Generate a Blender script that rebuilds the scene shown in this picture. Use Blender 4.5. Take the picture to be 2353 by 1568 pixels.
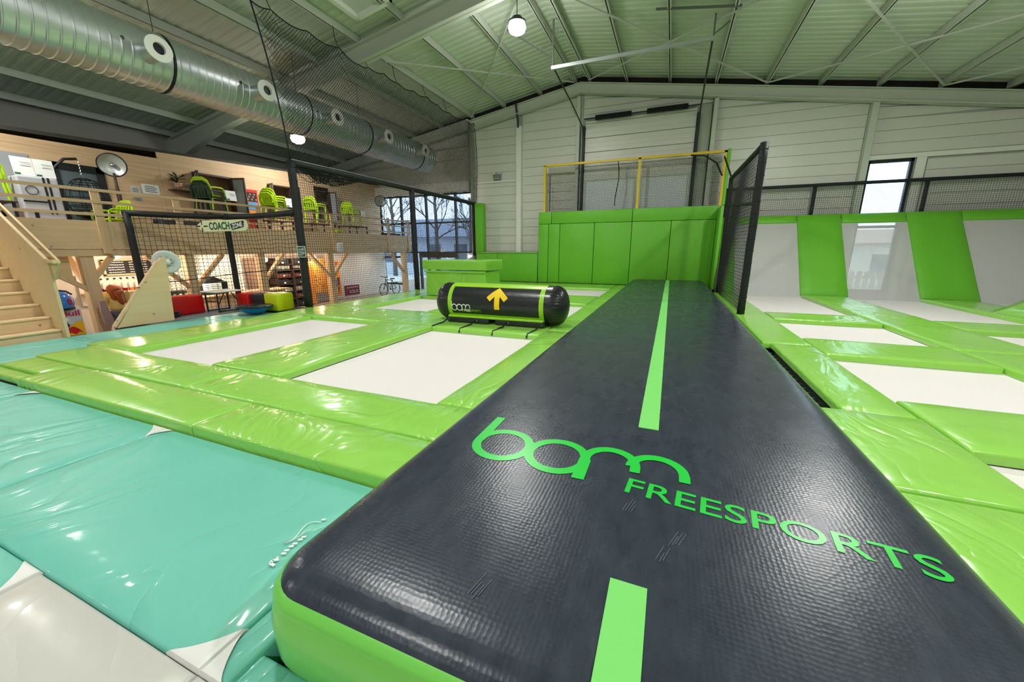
import bpy, bmesh, math, random
from mathutils import Vector, Matrix, noise
random.seed(7)
SC = bpy.context.scene
COL = SC.collection
for o in list(bpy.data.objects):
    bpy.data.objects.remove(o)

# ------------------------------------------------------------------ camera
YAW, PITCH, ROLL = math.radians(-22.18), math.radians(-13.53), math.radians(-0.2)
fw = Vector((math.sin(YAW)*math.cos(PITCH), math.cos(YAW)*math.cos(PITCH), math.sin(PITCH)))
rt = Vector((math.cos(YAW), -math.sin(YAW), 0))
up = rt.cross(fw)
r2 = rt*math.cos(ROLL) + up*math.sin(ROLL)
u2 = -rt*math.sin(ROLL) + up*math.cos(ROLL)
cam_d = bpy.data.cameras.new('camera')
cam_d.sensor_fit = 'HORIZONTAL'; cam_d.sensor_width = 36.0
cam_d.lens = 876.8/2353*36.0
cam_d.clip_start = 0.05; cam_d.clip_end = 300
cam = bpy.data.objects.new('camera', cam_d)
m3 = Matrix((r2, u2, -fw)).transposed()
cam.matrix_world = Matrix.Translation((0, 0, 1.7)) @ m3.to_4x4()
COL.objects.link(cam)
SC.camera = cam

# ------------------------------------------------------------------ world, exposure, big lights
w = bpy.data.worlds.new('overcast_sky'); SC.world = w; w.use_nodes = True
bg = w.node_tree.nodes['Background']
bg.inputs[0].default_value = (0.80, 0.90, 1.0, 1); bg.inputs[1].default_value = 4.5
SC.view_settings.view_transform = 'Standard'
SC.view_settings.look = 'None'
SC.view_settings.exposure = 0.0
SC.view_settings.gamma = 1.0
SC.view_settings.use_curve_mapping = False
try:
    SC.cycles.use_denoising = True
    SC.cycles.max_bounces = 5; SC.cycles.diffuse_bounces = 3; SC.cycles.glossy_bounces = 2
    SC.cycles.use_adaptive_sampling = True; SC.cycles.adaptive_threshold = 0.10; SC.cycles.adaptive_min_samples = 12
    SC.cycles.transparent_max_bounces = 8
    SC.cycles.sample_clamp_indirect = 6.0
    SC.cycles.caustics_reflective = False; SC.cycles.caustics_refractive = False
except Exception:
    pass
LAMP_W = 235.0         # downward power of one high-bay lamp
LAMP_FILL = 108.0        # extra point light added at each lamp to brighten the ceiling
# lamps of the hall, a 3 x 3 grid of high bays hanging under the roof
LAMPS = [(-4.7, 12.0, 8.05), (-14.0, 12.08, 6.05), (4.4, 11.4, 7.0),
         (-4.7, 4.0, 8.05), (-14.0, 3.4, 6.05), (4.4, 3.6, 7.0),
         (-4.7, -4.2, 8.05), (-14.0, -4.2, 6.05), (4.4, -4.2, 7.0)]

# ------------------------------------------------------------------ colour + material helpers
def lin(c):
    out = []
    for v in c[:3]:
        v = v/255.0
        out.append(v/12.92 if v <= 0.04045 else ((v+0.055)/1.055)**2.4)
    return (*out, 1.0)
MATS = {}
def mat(name, rgb, rough=0.5, metal=0.0, coat=0.0, spec=0.5, var=0.0, vscale=3.0, bump=0.0, bscale=20.0,
        bstretch=(1, 1, 1), emit=0.0, ecol=None, bdist=0.02, detail=3.0, trans=0.0, ior=1.45):
    if name in MATS: return MATS[name]
    m = bpy.data.materials.new(name); m.use_nodes = True
    nt = m.node_tree; b = nt.nodes['Principled BSDF']
    b.inputs['Base Color'].default_value = lin(rgb)
    b.inputs['Roughness'].default_value = rough
    b.inputs['Metallic'].default_value = metal
    b.inputs['Specular IOR Level'].default_value = spec
    b.inputs['Coat Weight'].default_value = coat
    b.inputs['Coat Roughness'].default_value = 0.08
    b.inputs['Transmission Weight'].default_value = trans
    b.inputs['IOR'].default_value = ior
    if emit:
        b.inputs['Emission Color'].default_value = lin(ecol or rgb)
        b.inputs['Emission Strength'].default_value = emit
    geo = nt.nodes.new('ShaderNodeNewGeometry')
    if var:
        n = nt.nodes.new('ShaderNodeTexNoise'); n.inputs['Scale'].default_value = vscale; n.inputs['Detail'].default_value = 4
        nt.links.new(geo.outputs['Position'], n.inputs['Vector'])
        mx = nt.nodes.new('ShaderNodeMix'); mx.data_type = 'RGBA'
        c = lin(rgb)
        mx.inputs['A'].default_value = tuple(max(0, v*(1-var)) for v in c[:3])+(1,)
        mx.inputs['B'].default_value = tuple(min(1, v*(1+var)) for v in c[:3])+(1,)
        nt.links.new(n.outputs['Fac'], mx.inputs['Factor']); nt.links.new(mx.outputs['Result'], b.inputs['Base Color'])
    if bump:
        mp = nt.nodes.new('ShaderNodeMapping'); mp.inputs['Scale'].default_value = bstretch
        nt.links.new(geo.outputs['Position'], mp.inputs['Vector'])
        n = nt.nodes.new('ShaderNodeTexNoise'); n.inputs['Scale'].default_value = bscale; n.inputs['Detail'].default_value = detail
        nt.links.new(mp.outputs['Vector'], n.inputs['Vector'])
        bp = nt.nodes.new('ShaderNodeBump'); bp.inputs['Strength'].default_value = bump; bp.inputs['Distance'].default_value = bdist
        nt.links.new(n.outputs['Fac'], bp.inputs['Height']); nt.links.new(bp.outputs['Normal'], b.inputs['Normal'])
    MATS[name] = m
    return m

def pvc(name, rgb, rough=0.22, fold=0.5, fscale=1.6, coat=0.35, var=0.06):
    """glossy vinyl cloth with soft folds: ridged stretched noise as relief"""
    m = mat(name, rgb, rough=rough, coat=coat, var=var, vscale=1.3)
    nt = m.node_tree; b = nt.nodes['Principled BSDF']
    geo = nt.nodes.new('ShaderNodeNewGeometry')
    # warp
    wn = nt.nodes.new('ShaderNodeTexNoise'); wn.inputs['Scale'].default_value = 0.7; wn.inputs['Detail'].default_value = 1
    nt.links.new(geo.outputs['Position'], wn.inputs['Vector'])
    sc = nt.nodes.new('ShaderNodeVectorMath'); sc.operation = 'SCALE'; sc.inputs['Scale'].default_value = 1.6
    nt.links.new(wn.outputs['Color'], sc.inputs[0])
    ad = nt.nodes.new('ShaderNodeVectorMath'); ad.operation = 'ADD'
    nt.links.new(geo.outputs['Position'], ad.inputs[0]); nt.links.new(sc.outputs['Vector'], ad.inputs[1])
    mp = nt.nodes.new('ShaderNodeMapping'); mp.inputs['Scale'].default_value = (2.2, 0.7, 1.5); mp.inputs['Rotation'].default_value = (0, 0, 0.9)
    nt.links.new(ad.outputs['Vector'], mp.inputs['Vector'])
    n1 = nt.nodes.new('ShaderNodeTexNoise'); n1.inputs['Scale'].default_value = fscale; n1.inputs['Detail'].default_value = 2.0
    n1.inputs['Roughness'].default_value = 0.45
    nt.links.new(mp.outputs['Vector'], n1.inputs['Vector'])
    # ridge : 1-|2n-1|
    a = nt.nodes.new('ShaderNodeMath'); a.operation = 'MULTIPLY_ADD'; a.inputs[1].default_value = 2; a.inputs[2].default_value = -1
    nt.links.new(n1.outputs['Fac'], a.inputs[0])
    ab = nt.nodes.new('ShaderNodeMath'); ab.operation = 'ABSOLUTE'; nt.links.new(a.outputs[0], ab.inputs[0])
    pw = nt.nodes.new('ShaderNodeMath'); pw.operation = 'POWER'; pw.inputs[1].default_value = 0.7; nt.links.new(ab.outputs[0], pw.inputs[0])
    # gate folds with a low-frequency mask so most of the sheet stays smooth
    gm = nt.nodes.new('ShaderNodeTexNoise'); gm.inputs['Scale'].default_value = 0.9; gm.inputs['Detail'].default_value = 1
    nt.links.new(ad.outputs['Vector'], gm.inputs['Vector'])
    rmp = nt.nodes.new('ShaderNodeMapRange'); rmp.inputs[1].default_value = 0.42; rmp.inputs[2].default_value = 0.66
    rmp.inputs[3].default_value = 0.12; rmp.inputs[4].default_value = 1.0
    nt.links.new(gm.outputs['Fac'], rmp.inputs[0])
    mu = nt.nodes.new('ShaderNodeMath'); mu.operation = 'MULTIPLY'
    nt.links.new(pw.outputs[0], mu.inputs[0]); nt.links.new(rmp.outputs[0], mu.inputs[1])
    bp = nt.nodes.new('ShaderNodeBump'); bp.inputs['Strength'].default_value = fold; bp.inputs['Distance'].default_value = 0.06
    nt.links.new(mu.outputs[0], bp.inputs['Height']); nt.links.new(bp.outputs['Normal'], b.inputs['Normal'])
    nt.links.new(bp.outputs['Normal'], b.inputs['Coat Normal'])
    return m

def wood(name, rgb, axis=1, rough=0.55, contrast=0.16):
    if name in MATS: return MATS[name]
    m = mat(name, rgb, rough=rough)
    nt = m.node_tree; b = nt.nodes['Principled BSDF']
    geo = nt.nodes.new('ShaderNodeNewGeometry')
    s = [9.0, 9.0, 9.0]; s[axis] = 0.6
    mp = nt.nodes.new('ShaderNodeMapping'); mp.inputs['Scale'].default_value = s
    nt.links.new(geo.outputs['Position'], mp.inputs['Vector'])
    n = nt.nodes.new('ShaderNodeTexNoise'); n.inputs['Scale'].default_value = 1.3; n.inputs['Detail'].default_value = 5; n.inputs['Distortion'].default_value = 0.4
    nt.links.new(mp.outputs['Vector'], n.inputs['Vector'])
    # knots
    vo = nt.nodes.new('ShaderNodeTexVoronoi'); vo.inputs['Scale'].default_value = 2.3
    nt.links.new(geo.outputs['Position'], vo.inputs['Vector'])
    kr = nt.nodes.new('ShaderNodeMapRange'); kr.inputs[1].default_value = 0.03; kr.inputs[2].default_value = 0.075
    kr.inputs[3].default_value = 0.45; kr.inputs[4].default_value = 1.0
    nt.links.new(vo.outputs['Distance'], kr.inputs[0])
    c = lin(rgb)
    mx = nt.nodes.new('ShaderNodeMix'); mx.data_type = 'RGBA'
    mx.inputs['A'].default_value = tuple(v*(1-contrast*k) for v, k in zip(c[:3], (1.6, 2.2, 2.8)))+(1,)
    mx.inputs['B'].default_value = tuple(min(1, v*(1+contrast)) for v in c[:3])+(1,)
    nt.links.new(n.outputs['Fac'], mx.inputs['Factor'])
    mm = nt.nodes.new('ShaderNodeMix'); mm.data_type = 'RGBA'; mm.blend_type = 'MULTIPLY'; mm.inputs['Factor'].default_value = 1
    nt.links.new(mx.outputs['Result'], mm.inputs['A']); nt.links.new(kr.outputs[0], mm.inputs['B'])
    nt.links.new(mm.outputs['Result'], b.inputs['Base Color'])
    return m

# ------------------------------------------------------------------ mesh builder
class MB:
    def __init__(s): s.v = []; s.f = []; s.mi = []
    def add(s, vs, fs, mi=0):
        o = len(s.v); s.v += [tuple(p) for p in vs]
        for f in fs: s.f.append(tuple(i+o for i in f)); s.mi.append(mi)
        return s
    def box(s, x0, x1, y0, y1, z0, z1, mi=0):
        if x0 > x1: x0, x1 = x1, x0
        if y0 > y1: y0, y1 = y1, y0
        if z0 > z1: z0, z1 = z1, z0
        vs = [(x0, y0, z0), (x1, y0, z0), (x1, y1, z0), (x0, y1, z0), (x0, y0, z1), (x1, y0, z1), (x1, y1, z1), (x0, y1, z1)]
        return s.add(vs, [(0, 3, 2, 1), (4, 5, 6, 7), (0, 1, 5, 4), (1, 2, 6, 5), (2, 3, 7, 6), (3, 0, 4, 7)], mi)
    def bbox(s, x0, x1, y0, y1, z0, z1, b=0.02, mi=0, seg=2):
        """box with rounded edges"""
        bm = bmesh.new()
        bmesh.ops.create_cube(bm, size=1)
        for v in bm.verts:
            v.co = ((x0+x1)/2+v.co.x*abs(x1-x0), (y0+y1)/2+v.co.y*abs(y1-y0), (z0+z1)/2+v.co.z*abs(z1-z0))
        bmesh.ops.bevel(bm, geom=bm.edges[:], offset=b, segments=seg, profile=0.5, affect='EDGES')
        return s.bm(bm, mi)
    def bm(s, bm, mi=0):
        bm.verts.ensure_lookup_table(); bm.verts.index_update()
        s.add([v.co[:] for v in bm.verts], [tuple(v.index for v in f.verts) for f in bm.faces], mi); bm.free()
        return s
    def bar(s, p0, p1, w, h=None, upv=(0, 0, 1), mi=0):
        """rectangular bar from p0 to p1, w across, h along upv"""
        h = h or w; p0 = Vector(p0); p1 = Vector(p1); d = (p1-p0).normalized()
        u = Vector(upv); u = u-d*u.dot(d)
        if u.length < 1e-4: u = Vector((1, 0, 0))-d*d.x
        u.normalize(); r = d.cross(u)
        vs = []
        for p in (p0, p1):
            for a, b in ((-1, -1), (1, -1), (1, 1), (-1, 1)): vs.append(p+r*(a*w/2)+u*(b*h/2))
        return s.add(vs, [(0, 3, 2, 1), (4, 5, 6, 7), (0, 1, 5, 4), (1, 2, 6, 5), (2, 3, 7, 6), (3, 0, 4, 7)], mi)
    def tube(s, pts, r, n=8, caps=True, mi=0, closed=False):
        pts = [Vector(p) for p in pts]; rs = r if isinstance(r, (list, tuple)) else [r]*len(pts)
        rings = []; prev = None
        for i, p in enumerate(pts):
            if closed: d = pts[(i+1) % len(pts)]-pts[i-1]
            elif i == 0: d = pts[1]-p
            elif i == len(pts)-1: d = p-pts[i-1]
            else: d = (pts[i+1]-pts[i-1])
            d.normalize()
            if prev is None:
                u = Vector((0, 0, 1)) if abs(d.z) < 0.9 else Vector((1, 0, 0))
            else: u = prev
            u = (u-d*u.dot(d)).normalized(); prev = u; v = d.cross(u)
            rings.append([p+(u*math.cos(2*math.pi*k/n)+v*math.sin(2*math.pi*k/n))*rs[i] for k in range(n)])
        o = []; fs = []
        for rg in rings: o += rg
        m = len(rings)
        for i in range(m if closed else m-1):
            j = (i+1) % m
            for k in range(n):
                k2 = (k+1) % n
                fs.append((i*n+k, i*n+k2, j*n+k2, j*n+k))
        if caps and not closed:
            fs.append(tuple(range(n-1, -1, -1))); fs.append(tuple((m-1)*n+k for k in range(n)))
        return s.add(o, fs, mi)
    def cyl(s, p0, p1, r, n=12, r1=None, mi=0): return s.tube([p0, p1], [r, r if r1 is None else r1], n, True, mi)
    def lathe(s, origin, axis, prof, n=16, mi=0, closed_top=False):
        """prof: list of (radius, height along axis)"""
        o = Vector(origin); a = Vector(axis).normalized()
        u = Vector((0, 0, 1)) if abs(a.z) < 0.9 else Vector((1, 0, 0))
        u = (u-a*u.dot(a)).normalized(); v = a.cross(u)
        vs = []; fs = []
        for r, h in prof:
            for k in range(n):
                t = 2*math.pi*k/n
                vs.append(o+a*h+(u*math.cos(t)+v*math.sin(t))*r)
        for i in range(len(prof)-1):
            for k in range(n):
                k2 = (k+1) % n
                fs.append((i*n+k, i*n+k2, (i+1)*n+k2, (i+1)*n+k))
        return s.add(vs, fs, mi)
    def prism(s, poly, off, mi=0):
        """poly: 3d points (planar), extruded by off"""
        n = len(poly); off = Vector(off); vs = [Vector(p) for p in poly]+[Vector(p)+off for p in poly]
        fs = [tuple(range(n-1, -1, -1)), tuple(range(n, 2*n))]+[(i, (i+1) % n, n+(i+1) % n, n+i) for i in range(n)]
        return s.add(vs, fs, mi)
    def build(s, name, m, parent=None, smooth=False, local=False, recalc=True):
        me = bpy.data.meshes.new(name)
        loc = Vector((0, 0, 0))
        if parent is not None and not local:
            p = parent
            while p is not None: loc += p.location; p = p.parent
        me.from_pydata([(x-loc.x, y-loc.y, z-loc.z) for x, y, z in s.v], [], s.f)
        ms = m if isinstance(m, (list, tuple)) else [m]
        for k in ms: me.materials.append(k)
        if len(ms) > 1: me.polygons.foreach_set('material_index', s.mi)
        if recalc:
            bm = bmesh.new(); bm.from_mesh(me); bmesh.ops.recalc_face_normals(bm, faces=bm.faces[:]); bm.to_mesh(me); bm.free()
        if smooth: 
            me.polygons.foreach_set('use_smooth', [True]*len(me.polygons))
            if smooth != 'all':
                try: me.set_sharp_from_angle(angle=math.radians(40))
                except Exception: pass
        me.update()
        o = bpy.data.objects.new(name, me); COL.objects.link(o)
        if parent is not None: o.parent = parent
        return o
def thing(name, label, cat, loc=(0, 0, 0), rz=0.0, group=None):
    o = bpy.data.objects.new(name, None); COL.objects.link(o)
    o.empty_display_size = 0.2
    o.location = loc; o.rotation_euler = (0, 0, rz); o['label'] = label; o['category'] = cat
    if group: o['group'] = group
    return o
def tag(o, label, cat, group=None):
    o['label'] = label; o['category'] = cat
    if group: o['group'] = group
    return o
def struct(o): o['kind'] = 'structure'; return o
def dup(root, loc=None, rz=None, label=None):
    r = root.copy(); COL.objects.link(r)
    if loc is not None: r.location = loc
    if rz is not None: r.rotation_euler = (0, 0, rz)
    if label: r['label'] = label
    for ch in root.children:
        c = ch.copy(); COL.objects.link(c); c.parent = r
        for g in ch.children:
            d = g.copy(); COL.objects.link(d); d.parent = c
    return r
def text_mesh(body, size, bold=0.0):
    cu = bpy.data.curves.new('lettering', 'FONT'); cu.body = body; cu.size = size; cu.offset = bold
    cu.resolution_u = 4
    o = bpy.data.objects.new('lettering', cu); COL.objects.link(o)
    dg = bpy.context.evaluated_depsgraph_get()
    me = o.evaluated_get(dg).to_mesh()
    vs = [v.co.copy() for v in me.vertices]; fs = [tuple(p.vertices) for p in me.polygons]
    o.evaluated_get(dg).to_mesh_clear()
    bpy.data.objects.remove(o); bpy.data.curves.remove(cu)
    return vs, fs
def text_on(mb, body, size, org, ux, uy, width=None, bold=0.0, mi=0, fn=None):
    """lay lettering on a plane: org = lower left, ux = reading direction, uy = up"""
    vs, fs = text_mesh(body, size, bold)
    if not vs: return
    ux = Vector(ux).normalized(); uy = Vector(uy).normalized(); org = Vector(org)
    k = 1.0
    if width: 
        x1 = max(v.x for v in vs); x0 = min(v.x for v in vs); k = width/(x1-x0)
    if fn: mb.add([fn(v.x*k, v.y) for v in vs], fs, mi)
    else: mb.add([org+ux*(v.x*k)+uy*v.y for v in vs], fs, mi)
def lerp(a, b, t): return a+(b-a)*t
def roof(x): return 8.9-0.16*abs(x+4.3)          # underside of the purlins
# ------------------------------------------------------------------ materials
GREEN = pvc('green_vinyl', (150, 212, 88), rough=0.27, fold=0.42)
GREENB = pvc('green_block_vinyl', (138, 204, 72), rough=0.24, fold=1.0, fscale=0.9)
GREENW = pvc('green_wall_vinyl', (106, 186, 48), rough=0.5, fold=0.08, coat=0.0)
TEAL = pvc('teal_vinyl', (112, 196, 178), rough=0.45, fold=0.75, fscale=1.2, coat=0.12)
GREYV = pvc('light_grey_vinyl', (205, 203, 197), rough=0.3, fold=0.15)
WHITEV = mat('white_vinyl', (232, 231, 228), rough=0.4)
BED = mat('white_trampoline_fabric', (230, 225, 223), rough=0.75, var=0.03, vscale=1.0, bump=0.15, bscale=220, bdist=0.002)
TRACK_G = mat('track_side_green', (118, 208, 84), rough=0.32, coat=0.2, var=0.05, vscale=3)
MARK_G = mat('marking_green', (128, 222, 112), rough=0.5)
LOGO_G = mat('logo_green', (40, 205, 70), rough=0.3)
BLACKV = mat('black_vinyl', (30, 31, 36), rough=0.32, coat=0.1, bump=0.2, bscale=9, bdist=0.02)
FOAM = mat('black_foam', (24, 26, 28), rough=0.6, bump=0.3, bscale=30, bdist=0.01)
NET = mat('black_netting', (20, 21, 23), rough=0.7)
CLAD = mat('wall_cladding', (214, 214, 206), rough=0.36, var=0.03, vscale=0.7)
CLADD = mat('wall_backing', (176, 178, 168), rough=0.7)
STEEL = mat('painted_steel', (196, 202, 190), rough=0.5, var=0.04, vscale=1)
ROOF = mat('roof_sheet', (198, 208, 192), rough=0.55, var=0.05, vscale=0.6)
DARKG = mat('painted_eave_shade', (38, 34, 30), rough=0.9)  # shade of the eave gap put into a dark brown colour
DSTEEL = mat('dark_steel', (58, 62, 62), rough=0.45, metal=0.3)
GALV = mat('galvanised_steel', (205, 212, 214), rough=0.36, metal=0.82, var=0.08, vscale=2.5)
WHITEP = mat('white_paint', (232, 232, 226), rough=0.5)
YELLOWP = mat('yellow_paint', (222, 190, 44), rough=0.45)
YELLOW = mat('yellow_print', (250, 212, 16), rough=0.5)
PINE = wood('pine_boards', (216, 186, 150), axis=1)
PINEX = wood('pine_beams', (226, 198, 160), axis=1, contrast=0.1)
PINEZ = wood('pine_posts', (228, 200, 160), axis=2, contrast=0.12)
PLY = wood('birch_plywood', (226, 200, 156), axis=1, contrast=0.07)
BROWNF = mat('brown_window_frame', (70, 52, 42), rough=0.5)
BLACKF = mat('black_frame', (28, 29, 32), rough=0.45)
CARPET = mat('grey_carpet', (112, 114, 116), rough=0.95, var=0.1, vscale=30)
FLOORM = mat('bar_floor', (150, 136, 120), rough=0.6, var=0.08, vscale=2)
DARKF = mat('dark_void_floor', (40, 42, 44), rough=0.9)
WALLW = mat('white_plaster', (226, 218, 208), rough=0.7)
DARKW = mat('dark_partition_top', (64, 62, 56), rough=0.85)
ROOM = mat('room_behind', (196, 168, 138), rough=0.8)
LIME = mat('lime_plastic', (176, 214, 28), rough=0.38)
DGREENP = mat('dark_green_plastic', (46, 66, 50), rough=0.4)
PAPER = mat('white_card', (238, 240, 238), rough=0.6)
RED = mat('red_leatherette', (196, 16, 18), rough=0.35)
BLACKL = mat('black_leatherette', (34, 34, 36), rough=0.4)
LIMEL = mat('lime_leatherette', (192, 206, 20), rough=0.35)
BLUEP = mat('blue_plastic', (12, 112, 176), rough=0.35)
BLACKP = mat('black_plastic', (26, 27, 29), rough=0.45)
GREYP = mat('light_grey_plastic', (206, 208, 206), rough=0.4)
CHROME = mat('chrome', (200, 204, 206), rough=0.15, metal=1.0)
PASTE = lambda n, c, r=0.5: mat(n, c, rough=r)

def glass_mat(name, tint=(225, 238, 245), alpha=0.85, rough=0.05):
    m = bpy.data.materials.new(name); m.use_nodes = True; nt = m.node_tree
    for n in list(nt.nodes): nt.nodes.remove(n)
    out = nt.nodes.new('ShaderNodeOutputMaterial'); mx = nt.nodes.new('ShaderNodeMixShader')
    tr = nt.nodes.new('ShaderNodeBsdfTransparent'); gl = nt.nodes.new('ShaderNodeBsdfGlossy')
    tr.inputs[0].default_value = lin(tint); gl.inputs['Roughness'].default_value = rough; gl.inputs[0].default_value = lin((235, 240, 245))
    mx.inputs[0].default_value = 1-alpha
    nt.links.new(tr.outputs[0], mx.inputs[1]); nt.links.new(gl.outputs[0], mx.inputs[2]); nt.links.new(mx.outputs[0], out.inputs[0])
    MATS[name] = m
    return m
GLASS = glass_mat('window_glass', alpha=0.95)
GLASSD = glass_mat('tinted_glass', (206, 216, 228), alpha=0.93)
def mesh_bed_mat():
    """woven wall-trampoline fabric: lets a part of the light through its holes"""
    m = bpy.data.materials.new('woven_bed_mesh'); m.use_nodes = True; nt = m.node_tree
    b = nt.nodes['Principled BSDF']; b.inputs['Base Color'].default_value = lin((226, 226, 226)); b.inputs['Roughness'].default_value = 0.6
    tr = nt.nodes.new('ShaderNodeBsdfTransparent'); mx = nt.nodes.new('ShaderNodeMixShader'); mx.inputs[0].default_value = 0.66
    out = nt.nodes['Material Output']
    nt.links.new(tr.outputs[0], mx.inputs[1]); nt.links.new(b.outputs[0], mx.inputs[2]); nt.links.new(mx.outputs[0], out.inputs[0])
    MATS['woven_bed_mesh'] = m
    return m
BEDM = mesh_bed_mat()
def track_mat():
    m = mat('track_top_sheet', (50, 57, 66), rough=0.33)
    nt = m.node_tree; b = nt.nodes['Principled BSDF']
    geo = nt.nodes.new('ShaderNodeNewGeometry')
    vo = nt.nodes.new('ShaderNodeTexVoronoi'); vo.inputs['Scale'].default_value = 48; vo.inputs['Randomness'].default_value = 0.3
    nt.links.new(geo.outputs['Position'], vo.inputs['Vector'])
    n2 = nt.nodes.new('ShaderNodeTexNoise'); n2.inputs['Scale'].default_value = 3; n2.inputs['Detail'].default_value = 5
    nt.links.new(geo.outputs['Position'], n2.inputs['Vector'])
    bp = nt.nodes.new('ShaderNodeBump'); bp.inputs['Strength'].default_value = 0.2; bp.inputs['Distance'].default_value = 0.004
    nt.links.new(vo.outputs['Distance'], bp.inputs['Height'])
    bp2 = nt.nodes.new('ShaderNodeBump'); bp2.inputs['Strength'].default_value = 0.12; bp2.inputs['Distance'].default_value = 0.02
    nt.links.new(n2.outputs['Fac'], bp2.inputs['Height']); nt.links.new(bp.outputs['Normal'], bp2.inputs['Normal'])
    nt.links.new(bp2.outputs['Normal'], b.inputs['Normal'])
    # scuffs: fine stretched streaks, lighter and rougher
    mp = nt.nodes.new('ShaderNodeMapping'); mp.inputs['Scale'].default_value = (5, 2.0, 1); mp.inputs['Rotation'].default_value = (0, 0, 0.9)
    nt.links.new(geo.outputs['Position'], mp.inputs['Vector'])
    n3 = nt.nodes.new('ShaderNodeTexNoise'); n3.inputs['Scale'].default_value = 2.2; n3.inputs['Detail'].default_value = 8; n3.inputs['Roughness'].default_value = 0.7
    nt.links.new(mp.outputs['Vector'], n3.inputs['Vector'])
    rm = nt.nodes.new('ShaderNodeMapRange'); rm.inputs[1].default_value = 0.40; rm.inputs[2].default_value = 0.78
    nt.links.new(n3.outputs['Fac'], rm.inputs[0])
    mx = nt.nodes.new('ShaderNodeMix'); mx.data_type = 'RGBA'
    mx.inputs['A'].default_value = lin((44, 51, 63)); mx.inputs['B'].default_value = lin((62, 70, 82))
    nt.links.new(rm.outputs[0], mx.inputs['Factor']); nt.links.new(mx.outputs['Result'], b.inputs['Base Color'])
    r2 = nt.nodes.new('ShaderNodeMapRange'); r2.inputs[3].default_value = 0.21; r2.inputs[4].default_value = 0.34
    nt.links.new(n2.outputs['Fac'], r2.inputs[0]); nt.links.new(r2.outputs[0], b.inputs['Roughness'])
    return m
TRACK = track_mat()

# ------------------------------------------------------------------ hall shell
XL, XR, YF, YB, ZF = -20.5, 12.0, -9.0, 19.0, -0.8
mb = MB().box(XL, XR, YF, 40, ZF-0.2, ZF)
fl = struct(mb.build('floor', FLOORM))
# raised deck that carries mats and carpet
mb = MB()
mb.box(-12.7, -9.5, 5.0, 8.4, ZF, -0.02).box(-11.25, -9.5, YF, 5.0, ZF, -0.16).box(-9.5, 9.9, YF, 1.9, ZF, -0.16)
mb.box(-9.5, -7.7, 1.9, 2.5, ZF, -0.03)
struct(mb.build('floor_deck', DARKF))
mb = MB().box(-12.7, -11.22, 5.0, 8.4, -0.02, 0.0)
struct(mb.build('floor_carpet', CARPET))

# roof sheets: trapezoid ribs running down the slope
def roof_sheet(name, xa, xb):
    mb = MB(); pitch = 0.28; y = YF; prof = []
    while y < YB+0.3:
        prof += [(y, 0.0), (y+0.05, 0.02), (y+0.12, 0.02), (y+0.17, 0.0)]
        y += pitch
    vs = []; fs = []
    for x in (xa, xb):
        for yy, dz in prof: vs.append((x, yy, roof(x)+0.22+dz))
    n = len(prof)
    for i in range(n-1): fs.append((i, i+1, n+i+1, n+i))
    vs2 = [(x, y, z+0.12) for x, y, z in vs]
    mb.add(vs, fs); mb.add(vs2, fs)
    return mb.build(name, ROOF, recalc=False)
ceil = struct(roof_sheet('ceiling', -4.3, XR+0.3))
ceil2 = struct(roof_sheet('ceiling', XL-0.3, -4.3))
# purlins
PX_R = [-3.95, -2.37, -0.66, 1.05, 2.79, 4.5, 6.22, 7.9, 9.6, 11.3]
PX_L = [-4.55, -6.18, -8.0, -9.72, -11.5, -13.2, -14.9, -16.6, -18.3, -20.0]
def purlin(x, par):
    mb = MB(); z = roof(x)
    s = 1 if x > -4.3 else -1
    mb.box(x-0.03, x+0.03, YF, 18.9, z, z+0.21).box(x, x+s*0.075, YF, 18.9, z, z+0.012)
    mb.build('purlin', STEEL, par)
for x in PX_R: purlin(x, ceil)
for x in PX_L: purlin(x, ceil2)
def rod(p, q, par, r=0.022, name='bracing', m=STEEL):
    MB().bar(p, q, r*2, r*2).build(name, m, par)
def rp(x, y, dz=-0.02): return (x, y, roof(x)+dz)
for xa, ya, xb, yb in [(-3.95, 18.6, 2.8, 12.0), (-4.0, 12.0, 2.8, 18.6), (2.8, 18.6, 9.6, 12.0), (2.8, 12.0, 7.9, 18.6), (7.9, 18.6, 11.8, 13.5)]:
    rod(rp(xa, ya), rp(xb, yb), ceil)
for xa, ya, xb, yb in [(-4.6, 18.6, -9.7, 12.3), (-9.7, 18.6, -4.6, 12.0)]:
    rod(rp(xa, ya), rp(xb, yb), ceil2)
# skylight frame in the roof
mb = MB(); x0, x1, y0, y1 = -9.0, -7.75, 8.0, 10.3
for a in ((x0, x1, y0, y0+.12), (x0, x1, y1-.12, y1), (x0, x0+.12, y0, y1), (x1-.12, x1, y0, y1)):
    mb.add([(a[0], a[2], roof(a[0])-.02), (a[1], a[2], roof(a[1])-.02), (a[1], a[3], roof(a[1])-.02), (a[0], a[3], roof(a[0])-.02),
            (a[0], a[2], roof(a[0])+.2), (a[1], a[2], roof(a[1])+.2), (a[1], a[3], roof(a[1])+.2), (a[0], a[3], roof(a[0])+.2)],
           [(0, 3, 2, 1), (4, 5, 6, 7), (0, 1, 5, 4), (1, 2, 6, 5), (2, 3, 7, 6), (3, 0, 4, 7)])
sky = struct(mb.build('window_4', WHITEP))
sky['label'] = 'white framed roof hatch between the purlins'
MB().add([(x0, y0, roof(x0)+.1), (x1, y0, roof(x1)+.1), (x1, y1, roof(x1)+.1), (x0, y1, roof(x0)+.1)], [(0, 1, 2, 3)]).build('pane', GREYP, sky)

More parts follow.
